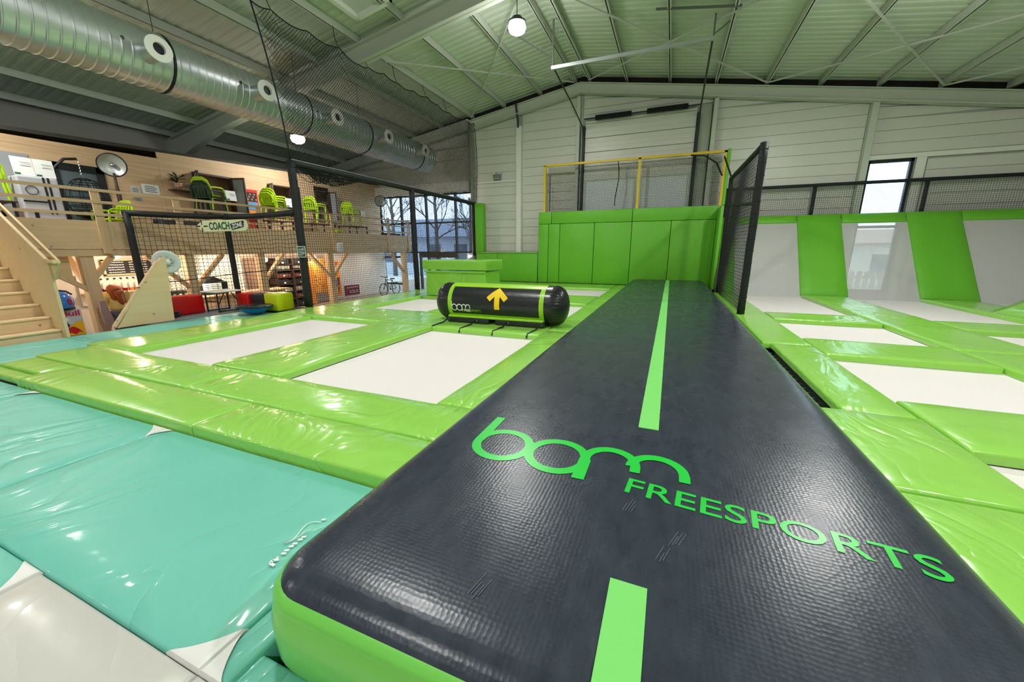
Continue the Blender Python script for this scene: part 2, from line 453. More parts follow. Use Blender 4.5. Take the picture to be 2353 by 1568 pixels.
# portal frames (I-section rafters)
def rafter(name, y, depth, xa, xb, drop=0.0, fl=0.15, haunch=False):
    mb = MB()
    def seg(x0, x1, d0, d1):
        z0, z1 = roof(x0)-drop, roof(x1)-drop
        def slab(dya, dyb, za0, za1, zb0, zb1):
            vs = [(x0, y+dya, za0), (x1, y+dya, za1), (x1, y+dyb, za1), (x0, y+dyb, za0), (x0, y+dya, zb0), (x1, y+dya, zb1), (x1, y+dyb, zb1), (x0, y+dyb, zb0)]
            mb.add(vs, [(0, 3, 2, 1), (4, 5, 6, 7), (0, 1, 5, 4), (1, 2, 6, 5), (2, 3, 7, 6), (3, 0, 4, 7)])
        slab(-fl, fl, z0-0.03, z1-0.03, z0, z1)
        slab(-fl, fl, z0-d0, z1-d1, z0-d0+0.03, z1-d1+0.03)
        slab(-0.012, 0.012, z0-d0, z1-d1, z0, z1)
    if haunch: seg(xa, xa+3.4, depth*1.9, depth); xa += 3.4
    seg(xa, -4.3, depth, depth); 
    if xb > -4.3: seg(-4.3, xb, depth, depth)
    return struct(mb.build(name, STEEL))
rafter('trim_1', 11.15, 0.52, XL, XR, haunch=True)
rafter('trim_2', 18.72, 0.42, -9.9, XR, drop=.10, fl=0.14)
rafter('trim_3', 18.72, 0.48, XL, -9.9-0.0, fl=0.14) if False else None
mb = MB()
for xa, xb in ((XL, -9.9),):
    mb.add([(xa, 18.6, roof(xa)-.48), (xb, 18.6, roof(xb)-.48), (xb, 18.6, roof(xb)), (xa, 18.6, roof(xa)),
            (xa, 18.85, roof(xa)-.48), (xb, 18.85, roof(xb)-.48), (xb, 18.85, roof(xb)), (xa, 18.85, roof(xa))],
           [(0, 1, 2, 3), (4, 7, 6, 5), (0, 4, 5, 1), (3, 2, 6, 7)])
struct(mb.build('trim_3', STEEL))
# side columns
mb = MB().box(XL, XL+.4, 11.0, 11.3, ZF, roof(XL)); struct(mb.build('trim_4', STEEL))
# outer side walls and the wall behind the camera
struct(MB().box(XL-.2, XL, YF, YB, ZF, roof(XL)+.3).build('wall_left', CLADD))
struct(MB().box(XR, XR+.2, YF, YB, ZF, roof(XR)+.3).build('wall_right', CLAD))
mb = MB()
mb.add([(XL, YF, ZF), (XR, YF, ZF), (XR, YF, roof(XR)+.3), (-4.3, YF, 9.2), (XL, YF, roof(XL)+.3)], [(0, 1, 2, 3, 4)])
struct(mb.build('wall_front', CLAD))
# gable wall: backing with openings, cladding boards in bays
WX0, WX1, WZ1 = -16.2, -9.9, 5.0           # glazed corner
VX0, VX1, VZ0, VZ1 = 6.40, 7.72, 0.05, 4.80     # tall window on the right
mb = MB()
def slabp(xa, xb, z0, z1=None):
    za = roof(xa)-.02 if z1 is None else z1; zb = roof(xb)-.02 if z1 is None else z1
    mb.prism([(xa, YB+.06, z0), (xb, YB+.06, z0), (xb, YB+.06, zb), (xa, YB+.06, za)], (0, .15, 0))
slabp(XL, WX0, ZF); slabp(WX0, WX1, WZ1); slabp(WX1, -4.3, ZF); slabp(-4.3, VX0, ZF); slabp(VX0, VX1, VZ1); slabp(VX0, VX1, ZF, VZ0); slabp(VX1, XR, ZF)
wb = struct(mb.build('wall_back', CLADD))
mb = MB()     # dark strip painting in the shade of the eave gap over the gable rafter
for xa, xb in ((XL, -4.3), (-4.3, XR)):
    mb.prism([(xa, 18.95, roof(xa)-.02), (xb, 18.95, roof(xb)-.02), (xb, 18.95, roof(xb)+.30), (xa, 18.95, roof(xa)+.30)], (0, .05, 0))
mb.build('eave_shade_strip', DARKG, wb)
def clad(xa, xb, z0, z1, h=0.40):
    z = z0
    while z < z1:
        zt = min(z+h-0.012, z1)
        la, lb = roof(xa)-.25, roof(xb)-.25
        if z < max(la, lb):
            ta, tb = max(z+.005, min(zt, la)), max(z+.005, min(zt, lb))
            m_ = MB()
            m_.prism([(xa, YB+.055, z), (xb, YB+.055, z), (xb, YB+.055, tb), (xa, YB+.055, ta)], (0, -.03, 0))
            # rolled edge line of the tray
            m_.prism([(xa, YB+.03, z+.012), (xb, YB+.03, z+.012), (xb, YB+.03, max(z+.02, tb-.008)), (xa, YB+.03, max(z+.02, ta-.008))], (0, -.008, 0))
            m_.build('cladding_panel', CLAD, wb)
        z += h
clad(-9.85, -7.45, 5.1, 9); clad(-9.85, -7.45, 0, 5.0); clad(-7.15, -4.25, 0, 9); clad(1.2, 6.15, 0, 9)
clad(6.4, XR, 5.0, 9); clad(8.1, XR, 0, 4.75); clad(XL, -9.95, 5.1, 9, 0.6)
clad(-4.2, 1.05, 7.45, 9)
def trim(n, *b, m=STEEL): return struct(MB().bbox(*b, b=.012, seg=1).build('trim_%d' % n, m))
trim(5, -7.42, -7.16, 18.78, 19.03, ZF, 7.45, m=WHITEP)
trim(6, -9.95, -9.82, 18.75, 19.03, ZF, 7.5)
trim(7, 1.08, 1.24, 18.7, 19.03, ZF, 7.5)
trim(8, 6.16, 6.36, 18.75, 19.03, ZF, 6.8)
trim(9, -9.85, -7.4, 18.96, 19.03, 5.0, 5.1, m=WHITEP)
trim(10, 6.36, XR, 18.96, 19.03, 4.82, 4.98, m=WHITEP)
trim(11, 7.78, 8.05, 18.96, 19.03, ZF, 4.82, m=WHITEP)
trim(12, -4.46, -4.3, 18.7, 19.03, ZF, 8.3)
trim(13, 0.62, 1.05, 18.95, 19.03, ZF, 7.4, m=mat('door_jamb', (168, 176, 160), rough=.6))
# pipe on the white column
tag(MB().tube([(-7.29, 18.72, 7.35), (-7.29, 18.7, 7.7), (-7.33, 18.6, 8.15), (-7.33, 18.55, 8.35)], 0.05, 8).build('drain_pipe', BLACKP, smooth=True), 'black hose rising from the white wall column to the gable beam', 'pipe')

# tall window with outdoor view (right)
wn = struct(MB().box(VX0, VX0+.09, 18.98, 19.12, VZ0, VZ1).box(VX1-.09, VX1, 18.98, 19.12, VZ0, VZ1).box(VX0, VX1, 18.98, 19.12, VZ1-.09, VZ1).box(VX0, VX1, 18.98, 19.12, VZ0, VZ0+.08).box(VX0, VX1, 18.98, 19.12, 2.42, 2.52).build('window_1', BLACKF))
MB().box(VX0+.09, VX1-.09, 19.04, 19.06, VZ0, VZ1-.09).build('pane', GLASS, wn)
# glazed corner on the left
mb = MB()
for x in (-16.1, -14.6, -12.9, -11.02, -9.97): mb.box(x-.045, x+.045, 18.95, 19.1, ZF, WZ1)
for z in (1.55, 3.15, 4.62): mb.box(WX0, WX1, 18.95, 19.1, z-.04, z+.04)
mb.box(-13.5, -10.95, 18.93, 19.1, 1.25, 1.55).box(-12.3, -12.18, 18.95, 19.1, ZF, 1.3).box(-13.5, -13.4, 18.95, 19.1, ZF, 1.3)
mb.box(-16.0, -14.7, 18.95, 19.1, 1.22, 1.32).box(-16.0, -14.7, 18.95, 19.1, -.35, -.25)
w2 = struct(mb.build('window_2', DSTEEL))
for xa, xb in ((-16.1, -14.6), (-14.6, -12.9), (-12.9, -11.02), (-11.02, -9.97)):
    for za, zb in ((ZF, 1.55), (1.55, 3.15), (3.15, 4.62)):
        MB().box(xa+.045, xb-.045, 19.0, 19.02, za+.04, zb-.04).build('pane', GLASS if zb < 2 or xa < -15 else GLASSD, w2)
MB().bbox(-16.1, -10.0, 18.55, 18.95, 4.66, 5.12, b=.02).build('shutter_box', WHITEP, w2)
MB().box(-12.02, -11.78, 18.9, 18.95, 1.56, 1.72).build('exit_plate', PAPER, w2)
# sectional door in the gable
d1 = struct(MB().box(-4.2, -4.1, 18.8, 19.02, ZF, 7.1).box(0.52, 0.6, 18.8, 19.02, ZF, 7.1).build('door_1', DSTEEL))
z = 0.0
while z < 7.2:
    if not (2.95 < z+.3 < 4.75):
        m_ = MB(); m_.bbox(-4.08, 0.5, 18.93, 19.0, z, min(z+.585, 7.3), b=.012, seg=1)
        for k in (0.2, 0.39): m_.box(-4.06, 0.48, 18.92, 18.93, z+k-.01, z+k+.01)
        m_.build('door_panel', CLAD, d1)
    z += 0.6
MB().box(-4.08, 0.5, 18.93, 19.0, 4.75, 4.8).box(-4.08, 0.5, 18.93, 19.0, 3.0, 3.05).box(-1.82, -1.5, 18.92, 19.0, 3.0, 4.8).box(-4.08, -3.95, 18.92, 19, 3, 4.8).box(.35, .5, 18.92, 19, 3, 4.8).build('glazing_frame', STEEL, d1)
PANEW = mat('frosted_pane', (222, 230, 232), rough=0.35)
MB().box(-3.95, -1.82, 18.95, 18.98, 3.05, 4.75).build('pane', PANEW, d1)
MB().box(-1.5, 0.35, 18.95, 18.98, 3.05, 4.75).build('pane', PANEW, d1)
for x in (-4.15, 0.58):
    MB().tube([(x, 18.78, 0), (x, 18.78, 6.6), (x, 18.6, 7.0), (x, 16.5, 7.3), (x, 14.1, 7.55)], 0.03, 6).build('guide_rail', DSTEEL, d1)
MB().bar((-4.25, 14.0, 7.6), (0.62, 14.0, 7.6), .07, .1).build('rail_tie', GALV, d1)
mb = MB()
for x in (-4.2, 0.6): MB().bar((x, 14.0, 7.6), (x, 14.0, roof(x)+.1), .05).build('rail_drop', mat('rail_grey', (104, 112, 104), rough=.5), d1)
mb.bar((0.6, 14.0, 7.7), (1.0, 14.2, roof(1)), .04).bar((-4.2, 14, 7.9), (-5.6, 13.4, roof(-5.6)), .04).bar((-1.0, 13.5, roof(-1)+.02), (1.2, 13.5, roof(1.2)+.02), .05)
mb.build('rail_hanger', mat('rail_grey', (104, 112, 104), rough=.5), d1)
mb = MB().cyl((-4.1, 18.7, 7.33), (0.6, 18.7, 7.33), .03, 8)
mb.build('spring_shaft', DSTEEL, d1)
def spring(xa, xb):
    pr = []; x = xa
    while x < xb: pr += [(.115, x-xa), (.095, x-xa+.025)]; x += .05
    MB().lathe((xa, 18.7, 7.33), (1, 0, 0), [(.03, 0)]+pr+[(.03, xb-xa)], 12).build('torsion_spring', BLACKP, d1)
spring(-3.6, -2.1); spring(-1.45, 0.15)

# emergency light
e = thing('emergency_light', 'grey twin-head emergency light on the white gable wall', 'light', (-8.47, 18.97, 5.14))
MB().bbox(-8.66, -8.28, 18.86, 18.99, 5.12, 5.38, b=.02).build('housing', mat('emergency_grey', (128, 132, 136), rough=.4), e)
for x in (-8.62, -8.30):
    MB().lathe((x, 18.9, 5.45), (0, -1, 0), [(0, -.06), (.06, -.06), (.085, .05), (.085, .06), (0, .06)], 12).build('lamp_head', GREYP, e)
MB().box(-8.56, -8.52, 18.845, 18.86, 5.17, 5.2).build('indicator', PAPER, e)
MB().box(-8.45, -8.41, 18.845, 18.86, 5.17, 5.2).build('indicator', PAPER, e)

# ------------------------------------------------------------------ high-bay lamps
LED = mat('led_disc', (255, 252, 244), emit=22.0)
LAMPB = mat('lamp_body', (70, 74, 76), rough=0.4, metal=0.6)
LBL = {0: 'round high-bay lamp glowing under the roof ridge', 1: 'glowing high-bay lamp hanging in front of the ventilation duct above the wooden balcony'}
for i, (x, y, z) in enumerate(LAMPS):
    t = thing('high_bay_lamp', LBL.get(i, 'round high-bay lamp of the hall grid outside the picture'), 'lamp', (x, y, z), group='high-bay lamps')
    MB().lathe((x, y, z), (0, 0, 1), [(0, .16), (.14, .16), (.16, .06), (.26, .05), (.27, -.0), (.235, -.012)], 20).build('housing', LAMPB, t, smooth=True)
    MB().lathe((x, y, z-.012), (0, 0, -1), [(.235, 0), (.26, .08), (.22, .19), (.12, .25), (0, .27)], 20).build('led_lens', LED, t, smooth=True)
    zr = roof(x)+.2
    MB().tube([(x, y, z+.15), (x, y, zr)], .012, 6).build('cable', DSTEEL, t)
    ld = bpy.data.lights.new('lamp_light', 'AREA'); ld.shape = 'DISK'; ld.size = 0.46; ld.energy = LAMP_W*(.62 if x < -10 else 1)
    ld.color = (1.0, 0.98, 0.955)
    lo = bpy.data.objects.new('lamp_light', ld); COL.objects.link(lo); lo.location = (0, 0, -.30); lo.parent = t
    ud = bpy.data.lights.new('ceiling_fill', 'POINT'); ud.energy = LAMP_FILL*(.62 if x < -10 else 1); ud.shadow_soft_size = .3; ud.color = (1.0, 0.98, 0.955)  # added fill that lifts the ceiling, besides the lamp's own light
    uo = bpy.data.objects.new('ceiling_fill', ud); COL.objects.link(uo); uo.location = (0, 0, -.45); uo.parent = t

# ------------------------------------------------------------------ ventilation duct
DX, DZ, DR = -11.62, 6.0, 0.60
du = thing('ventilation_duct', 'large round galvanised spiral duct running below the roof toward the gable', 'duct', (DX, 6, DZ-DR))
pr = []; y = -8.0
while y < 17.2:
    pr += [(DR, y), (DR, y+.135), (DR+.014, y+.15), (DR+.014, y+.165), (DR, y+.18)]; y += .18
MB().lathe((DX, 0, DZ), (0, 1, 0), [(0.01, -8)]+pr+[(DR, 17.3), (DR-.05, 17.36), (0.01, 17.36)], 36).build('shell', GALV, du, smooth=True)
for y in (6.4, 10.15, 12.9, 16.3):
    MB().lathe((DX, y, DZ), (0, 1, 0), [(DR, 0), (DR+.025, 0), (DR+.025, .05), (DR, .05)], 36).build('strap', BLACKP, du, smooth=True)
    MB().tube([(DX, y+.02, DZ+DR), (DX, y+.02, roof(DX)+.1)], .008, 5).build('hanger', DSTEEL, du)
for k, (y, zz) in enumerate(((5.9, 5.92), (8.34, 5.93), (10.78, 5.95), (13.33, 5.98), (15.8, 6.0))):
    c0 = Vector((DX+DR*0.75, y+.03, zz)); c1 = Vector((-10.6, y, zz))
    d = (c1-c0).normalized()
    nz = MB().lathe(c0, d, [(.20, 0), (.16, (c1-c0).length)], 18).build('nozzle', GALV, du, smooth=True)
    L = (c1-c0).length
    MB().lathe(c0, d, [(.15, L-.06), (.17, L), (.245, L), (.255, L+.012), (.25, L+.025), (.18, L+.04), (.115, L+.045), (.11, L-.1), (.001, L-.1)], 24).build('flange', WHITEP, nz, smooth=True)
    MB().lathe(c0, d, [(.001, L-.02), (.11, L-.02)], 18).build('throat', BLACKP, nz)
    MB().cyl((c0.x+.12, c0.y-.42, zz+.12), (c0.x+.17, c0.y-.44, zz+.12), .035, 8).build('port_cap', BLACKP, du)

# ------------------------------------------------------------------ soft pads
PADN = [0]
def pad_mesh(x0, x1, y0, y1, zt, th, amp=0.006, er=0.024, res=0.16, edge=0.004):
    def axis(a, b):
        n = max(2, int((b-a-2*er)/res))
        mid = [a+er+(b-a-2*er)*i/n for i in range(n+1)]
        return [a, a, a+er*.3]+mid+[b-er*.3, b, b]
    xs, ys = axis(x0, x1), axis(y0, y1)
    def drop(i, n):
        i = min(i, n-1-i)
        return (th, er, er*.35, 0.0)[min(i, 3)]
    vs = []; fs = []; nx, ny = len(xs), len(ys); seed = x0*3.1+y0*1.7
    for i in range(nx):
        for j in range(ny):
            dx, dy = drop(i, nx), drop(j, ny)
            z = zt-max(dx, dy)
            x, y = xs[i], ys[j]
            if max(dx, dy) < th:
                k = noise.noise(Vector((x*1.3+seed, y*1.3, 0)))
                k2 = noise.noise(Vector((x*4+seed, y*4, 5)))
                z += amp*(k+0.5*k2)
                mid = 1-max(abs((x-(x0+x1)/2)/((x1-x0)/2)), abs((y-(y0+y1)/2)/((y1-y0)/2)))**2
                z += 0.004*mid
            e = edge*noise.noise(Vector((x*2.2, y*2.2, seed)))
            if i < 3 or i > nx-4: x += e
            if j < 3 or j > ny-4: y += e
            vs.append((x, y, z))
    for i in range(nx-1):
        for j in range(ny-1):
            fs.append((i*ny+j, (i+1)*ny+j, (i+1)*ny+j+1, i*ny+j+1))
    fs.append(tuple(i*ny for i in range(nx))[::-1]) if False else None
    # bottom
    b = [0, (nx-1)*ny, (nx-1)*ny+ny-1, ny-1]
    fs.append((b[0], b[3], b[2], b[1]))
    return vs, fs
FRAME = MB()
def pad(label, x0, x1, y0, y1, zt=0.1, th=0.1, m=None, name='edge_pad', group='green trampoline edge pads', cat='pad', frame=True, amp=0.006):
    mb = MB(); mb.add(*(pad_mesh(x0, x1, y0, y1, zt, th, amp, .02, .16, .002) if name == 'gym_mat' else pad_mesh(x0, x1, y0, y1, zt, th, amp)))
    o = mb.build(name, m or GREEN, smooth='all', recalc=False)
    tag(o, label, cat, group)
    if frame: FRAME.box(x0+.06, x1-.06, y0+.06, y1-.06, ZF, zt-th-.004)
    return o
def bed(label, x0, x1, y0, y1, z=0.0):
    mb = MB(); n = 14; vs = []; fs = []
    for i in range(n+1):
        for j in range(n+1):
            u, v = i/n, j/n
            s = (1-(2*u-1)**2)*(1-(2*v-1)**2)
            vs.append((lerp(x0, x1, u), lerp(y0, y1, v), z-0.02*s))
    for i in range(n):
        for j in range(n): fs.append((i*(n+1)+j, (i+1)*(n+1)+j, (i+1)*(n+1)+j+1, i*(n+1)+j+1))
    mb.add(vs, fs)
    t = tag(mb.build('trampoline_bed', BED, smooth='all', recalc=False), label, 'trampoline', 'white trampoline beds')
    return t
# left field
pad('long green pad along the teal mats, left part of the front row', -7.74, -4.05, 1.92, 2.51, th=.15)
pad('green pad between teal mat and the near end of the black track', -4.03, -1.58, 1.92, 2.51, th=.15)
pad('wide green pad in front of the left white trampoline', -9.13, -5.29, 2.53, 3.23, .105)
pad('wide green pad in front of the middle white trampoline', -5.27, -1.6, 2.53, 3.23)
pad('short narrow green pad at the left end of the front rows', -9.02, -7.78, 2.14, 2.51, .095)
pad('thin green pad at the left picture edge by the teal mats', -11.1, -7.78, 1.95, 2.12, .07, .08)
pad('green pad along the outer left side of the left white trampoline', -9.5, -8.22, 3.25, 6.84)
pad('shiny green pad between the two nearest white trampolines', -6.0, -4.62, 3.25, 6.84, .11)
pad('long green pad along the left edge of the black track, nearest length', -2.2, -1.53, 3.25, 7.3)
pad('green pad along the left edge of the black track, beside the black roll', -2.2, -1.53, 7.32, 12.2)
pad('green pad along the left edge of the black track, far length', -2.2, -1.53, 12.22, 18.08)
pad('broad green cross pad between near and far trampolines left of the black roll', -9.5, -4.63, 6.86, 8.44)
pad('green cross pad under the black inflatable roll', -4.61, -2.22, 6.78, 8.5)
pad('green pad along the net fence beside the far left trampoline', -9.5, -8.1, 8.46, 18.08)
pad('green pad between the far trampolines behind the black roll', -5.9, -4.62, 8.46, 16.1)
pad('green cross pad right behind the black roll', -4.6, -2.22, 11.3, 13.4)
pad('green pad beneath the big green block', -8.08, -5.92, 11.4, 14.4)
pad('narrow green pad at the foot of the padded wall', -8.08, -2.22, 16.15, 18.08)
bed('white trampoline bed in the middle, right in front of the black roll', -4.75, -2.1, 3.1, 7.0)
bed('white trampoline bed on the left, nearest the teal strip', -8.35, -5.9, 3.1, 7.0)
bed('white trampoline bed in front of the big green block', -8.2, -5.8, 8.3, 11.5)
bed('white trampoline bed hidden behind the black roll', -4.75, -2.1, 8.4, 11.4)
bed('small far white trampoline bed between green block and wall', -8.2, -5.8, 14.3, 16.3)
bed('far white trampoline bed at the foot of the green padded wall', -4.75, -2.1, 13.3, 16.3)
# right field
pad('green pad along the right edge of the black track, far length by the net post', 1.62, 2.35, 7.68, 16.3)
pad('shiny wrinkled green pad right of the black track, beside the dark gap', 1.74, 2.35, 4.62, 7.66, .105, .085)
pad('wrinkled green pad at the right edge of the track by the lettering', 1.44, 2.36, 3.12, 4.6, .11)
pad('nearest green pad right of the black track at the picture edge', 1.44, 2.36, 0.2, 3.1)
pad('far green cross pad on the right, nearest the leaning wall', 2.37, 4.36, 10.5, 11.6)
pad('green cross pad on the right between the two small white trampolines', 2.37, 4.36, 7.17, 8.35)
pad('near green cross pad on the right in front of the white trampoline', 2.38, 4.36, 3.98, 5.12, .11)
pad('long green pad on the right running toward the leaning wall', 4.38, 5.56, 8.16, 16.3, .105)
pad('green pad on the right at the picture edge, nearer half of the long row', 4.38, 5.56, 1.0, 8.14)
pad('green cross pad far right between two long pads', 5.58, 7.5, 10.35, 11.45)
pad('long green pad at the far right running to the leaning wall', 7.55, 8.85, 6.0, 16.3)
bed('small white trampoline bed on the right, far one of the column beside the track', 2.25, 4.5, 8.2, 10.6)
bed('white trampoline bed on the right in the middle of the column beside the track', 2.25, 4.5, 5.0, 7.3)
bed('white trampoline bed on the right, partly cut by the picture edge', 2.25, 4.5, 1.2, 4.1)
bed('white trampoline bed far right between the long green pads', 5.45, 7.65, 6.5, 10.5)
bed('white trampoline bed at the foot of the leaning wall, nearest the track', 2.25, 4.5, 11.5, 16.45)
bed('white trampoline bed at the foot of the leaning wall below the window', 5.45, 7.65, 11.3, 16.45)
bed('white trampoline bed at the foot of the leaning wall at the far right', 8.75, 11.9, 6.0, 16.45)
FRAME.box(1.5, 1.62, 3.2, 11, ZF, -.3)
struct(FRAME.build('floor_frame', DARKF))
# rigging in the gap right of the track
sr = thing('spring_row', 'row of steel springs in the dark gap right of the black track', 'springs', (1.58, 6, -.06))
for k in range(16):
    y = 4.7+k*.18
    MB().tube([(1.42, y, -.02), (1.74, y+.09, -.05)], .012, 5).build('spring', GALV, sr)
MB().bar((1.58, 4.6, -.07), (1.58, 7.6, -.07), .05).build('frame_bar', GALV, sr)

# leaning wall of trampolines at the right
LB, LT = Vector((0, 16.4, 0.0)), Vector((0, 18.52, 2.93))
LD = (LT-LB); LN = Vector((0, -LD.z, LD.y)).normalized(); 
lw = thing('wall_trampoline', 'leaning trampoline wall with white panels and green pads below the gable window', 'trampoline', (6, 16.4, 0))
def lean(x, t, off): 
    p = LB+LD*t+LN*off
    return (x, p.y, p.z)
def lean_pad(x0, x1, t0, t1, off=.05, m=GREENW, name='wall_pad'):
    nx, nt_ = max(2, int((x1-x0)/.3)), max(2, int((t1-t0)*3.6/.3))
    vs = []; fs = []
    e = .03
    us = [x0, x0, x0+e]+[lerp(x0+e, x1-e, i/nx) for i in range(1, nx)]+[x1-e, x1, x1]
    k = LD.length
    ts = [t0, t0, t0+e/k]+[lerp(t0+e/k, t1-e/k, i/nt_) for i in range(1, nt_)]+[t1-e/k, t1, t1]
    for i, x in enumerate(us):
        for j, t in enumerate(ts):
            a = min(i, len(us)-1-i, j, len(ts)-1-j)
            o = (-.03, off-.03, off, off)[min(a, 3)]
            if a >= 2: o += .004*noise.noise(Vector((x*2, t*6, 1)))
            vs.append(lean(x, t, o))
    n = len(ts)
    for i in range(len(us)-1):
        for j in range(n-1): fs.append((i*n+j, (i+1)*n+j, (i+1)*n+j+1, i*n+j+1))
    MB().add(vs, fs).build(name, m, lw, smooth='all', recalc=False)
for x0, x1 in ((1.75, 4.36), (4.36, 5.75), (5.75, 7.6), (7.6, 9.05), (9.05, 11.9)):
    if x1-x0 < 1.5: lean_pad(x0+.01, x1-.01, 0.02, 1.0)
    else: lean_pad(x0+.01, x1-.01, 0.885 if x0 > 2 else .9, 1.0)
lean_pad(1.75, 2.3, 0.02, .9)
for x0, x1 in ((2.2, 4.45), (5.65, 7.7), (8.95, 11.9)):
    MB().add([lean(x0, 0, 0), lean(x1, 0, 0), lean(x1, .93, 0), lean(x0, .93, 0)], [(0, 1, 2, 3)]).build('wall_bed', BEDM, lw)
MB().bar((1.75, 18.45, 2.75), (11.9, 18.45, 2.75), .08).build('frame_tube', DSTEEL, lw)
MB().bar((1.75, 16.5, -.05), (11.9, 16.5, -.05), .08).build('frame_tube', DSTEEL, lw)
for x in (1.8, 4.9, 8.2, 11.8):
    MB().bar((x, 18.5, ZF), (x, 18.5, 2.85), .08).build('support_leg', DSTEEL, lw)
    MB().bar((x, 16.6, ZF), (x, 16.6, -.05), .08).build('support_leg', DSTEEL, lw)
# sloping side pad at the far right edge
mb = MB(); 
def sp(u, v): return (lerp(7.72, 10.4, u), lerp(12.2, 13.6, v)+.2*u, .115+1.9*u**1.15)
vs = []; fs = []
for i in range(9):
    for j in range(7): vs.append(sp(i/8, j/6))
for i in range(9):
    for j in range(7): a = sp(i/8, j/6); vs.append((a[0]+.03, a[1], max(-.02, a[2]-.12)))
for i in range(8):
    for j in range(6): 
        fs.append((i*7+j, (i+1)*7+j, (i+1)*7+j+1, i*7+j+1)); o = 63; fs.append((o+i*7+j, o+i*7+j+1, o+(i+1)*7+j+1, o+(i+1)*7+j))
for i in range(8): fs.append((i*7, 63+i*7, 63+(i+1)*7, (i+1)*7)); fs.append((i*7+6, (i+1)*7+6, 63+(i+1)*7+6, 63+i*7+6))
for j in range(6): fs.append((j, j+1, 63+j+1, 63+j))
SIDEPAD = mb.add(vs, fs)
tag(SIDEPAD.build('ramp_pad', GREEN, smooth='all'), 'curved green ramp pad rising at the far right picture edge', 'pad')

# ------------------------------------------------------------------ mats on the near deck
def corner(par, cx, cy, sx, sy, la, lb, x0, x1, y0, y1):
    """white corner of a mat: corner point, inward signs, lengths along x and y; wraps over the rounded edge"""
    er = .02; N = 14; vs = []; fs = []; idx = {}
    def surf(x, y):
        d = min(abs(x-cx), abs(y-cy)); z = .004
        if d < er: z -= er-math.sqrt(max(0, er*er-(er-d)**2))
        return z
    for i in range(N+1):
        for j in range(N+1-i):
            x = cx+sx*(la*(i/N)**1.3); y = cy+sy*(lb*(j/N)**1.3)
            if i+j == N: pass
            idx[i, j] = len(vs); vs.append((x-sx*.003, y-sy*.003, surf(x, y)+.006))
    for i in range(N):
        for j in range(N-i):
            fs.append((idx[i, j], idx[i+1, j], idx[i, j+1]))
            if i+j < N-1: fs.append((idx[i+1, j], idx[i+1, j+1], idx[i, j+1]))
    for a in (0, 1):
        base = len(vs)
        for k in range(N+1):
            v = vs[idx[(k, 0) if a == 0 else (0, k)]]; vs.append((v[0], v[1], v[2]-.1))
        for k in range(N):
            p, q = (idx[(k, 0) if a == 0 else (0, k)], idx[(k+1, 0) if a == 0 else (0, k+1)]); fs.append((p, q, base+k+1, base+k))
    MB().add(vs, fs).build('corner_patch', WHITEV, par, smooth=True)
def gymmat(label, x0, x1, y0, y1, m=TEAL, zt=0.0, amp=.006):
    return pad(label, x0, x1, y0, y1, zt, .15, m, 'gym_mat', 'gym mats on the near floor', 'mat', False, amp)
t1 = gymmat('large teal gym mat left of the near end of the black track', -4.428, -1.672, .638, 1.915)
corner(t1, -1.672, .638, -1, 1, .23, .21, 0, 0, 0, 0)
corner(t1, -4.428, 1.905, 1, -1, .15, .17, 0, 0, 0, 0)
t2 = gymmat('teal gym mat at the left picture edge in front of the green pads', -7.205, -4.436, .638, 1.915)
corner(t2, -4.436, 1.905, -1, -1, .25, .18, 0, 0, 0, 0)
corner(t2, -7.205, 1.905, 1, -1, .25, .18, 0, 0, 0, 0)
t2b = gymmat('far left teal gym mat beyond the picture edge', -9.9, -7.213, .638, 1.915)
t3 = gymmat('narrow teal gym mat with white corner beside the near end of the black track', -1.664, -1.50, .638, 1.915)
corner(t3, -1.664, .638, 1, 1, .15, .21, 0, 0, 0, 0)
gymmat('thin teal gym mat in front of the near end of the black track', -1.515, .9, .638, .80, zt=-.015)
t4 = gymmat('light grey gym mat at the lower left corner of the picture', -3.028, -1.672, -1.3, .632, GREYV)
t5 = gymmat('teal gym mat with a white corner left of the light grey mat', -4.4, -3.036, -1.3, .632)
corner(t5, -3.036, .632, -1, -1, .21, .18, 0, 0, 0, 0)
t6 = gymmat('light grey gym mat under the near edge of the track', -1.664, -.2, -1.3, .632, GREYV)
MB().tube([(-2.83, .30, .004), (-2.81, .36, .004), (-2.78, .37, .004), (-2.80, .31, .004)], .006, 6, closed=True).build('zip_pull', PAPER, t4)
gymmat('teal floor mat beside the wooden stairs', -11.2, -9.52, -.5, 3.55, amp=.004)
gymmat('teal floor mat strip along the blue balance board and poufs', -11.2, -9.52, 3.57, 7.25, amp=.004)
# white print peeking out from under the track
mb = MB()
def stroke(pts, wd):
    for (xa, ya), (xb, yb) in zip(pts[:-1], pts[1:]): mb.bar((xa, ya, .012), (xb, yb, .012), wd, .003)
stroke([(-1.976, 1.258), (-1.955, 1.30), (-1.962, 1.34), (-1.982, 1.39), (-1.991, 1.433), (-1.973, 1.462), (-1.924, 1.48)], .005)
stroke([(-1.976, 1.258), (-1.950, 1.30), (-1.945, 1.345), (-1.944, 1.386), (-1.925, 1.409)], .004)
for x, y in ((-1.914, 1.208), (-1.92, 1.231), (-1.923, 1.263), (-1.922, 1.286), (-1.921, 1.321), (-1.92, 1.345), (-1.933, 1.503)): stroke([(x-.004, y-.006), (x+.02, y+.006)], .014)
stroke([(-1.875, 1.128), (-1.912, 1.130), (-1.917, 1.15), (-1.892, 1.166)], .016)
stroke([(-1.91, 1.165), (-1.915, 1.18)], .01)
mb.build('printed_logo', PAPER, t1)

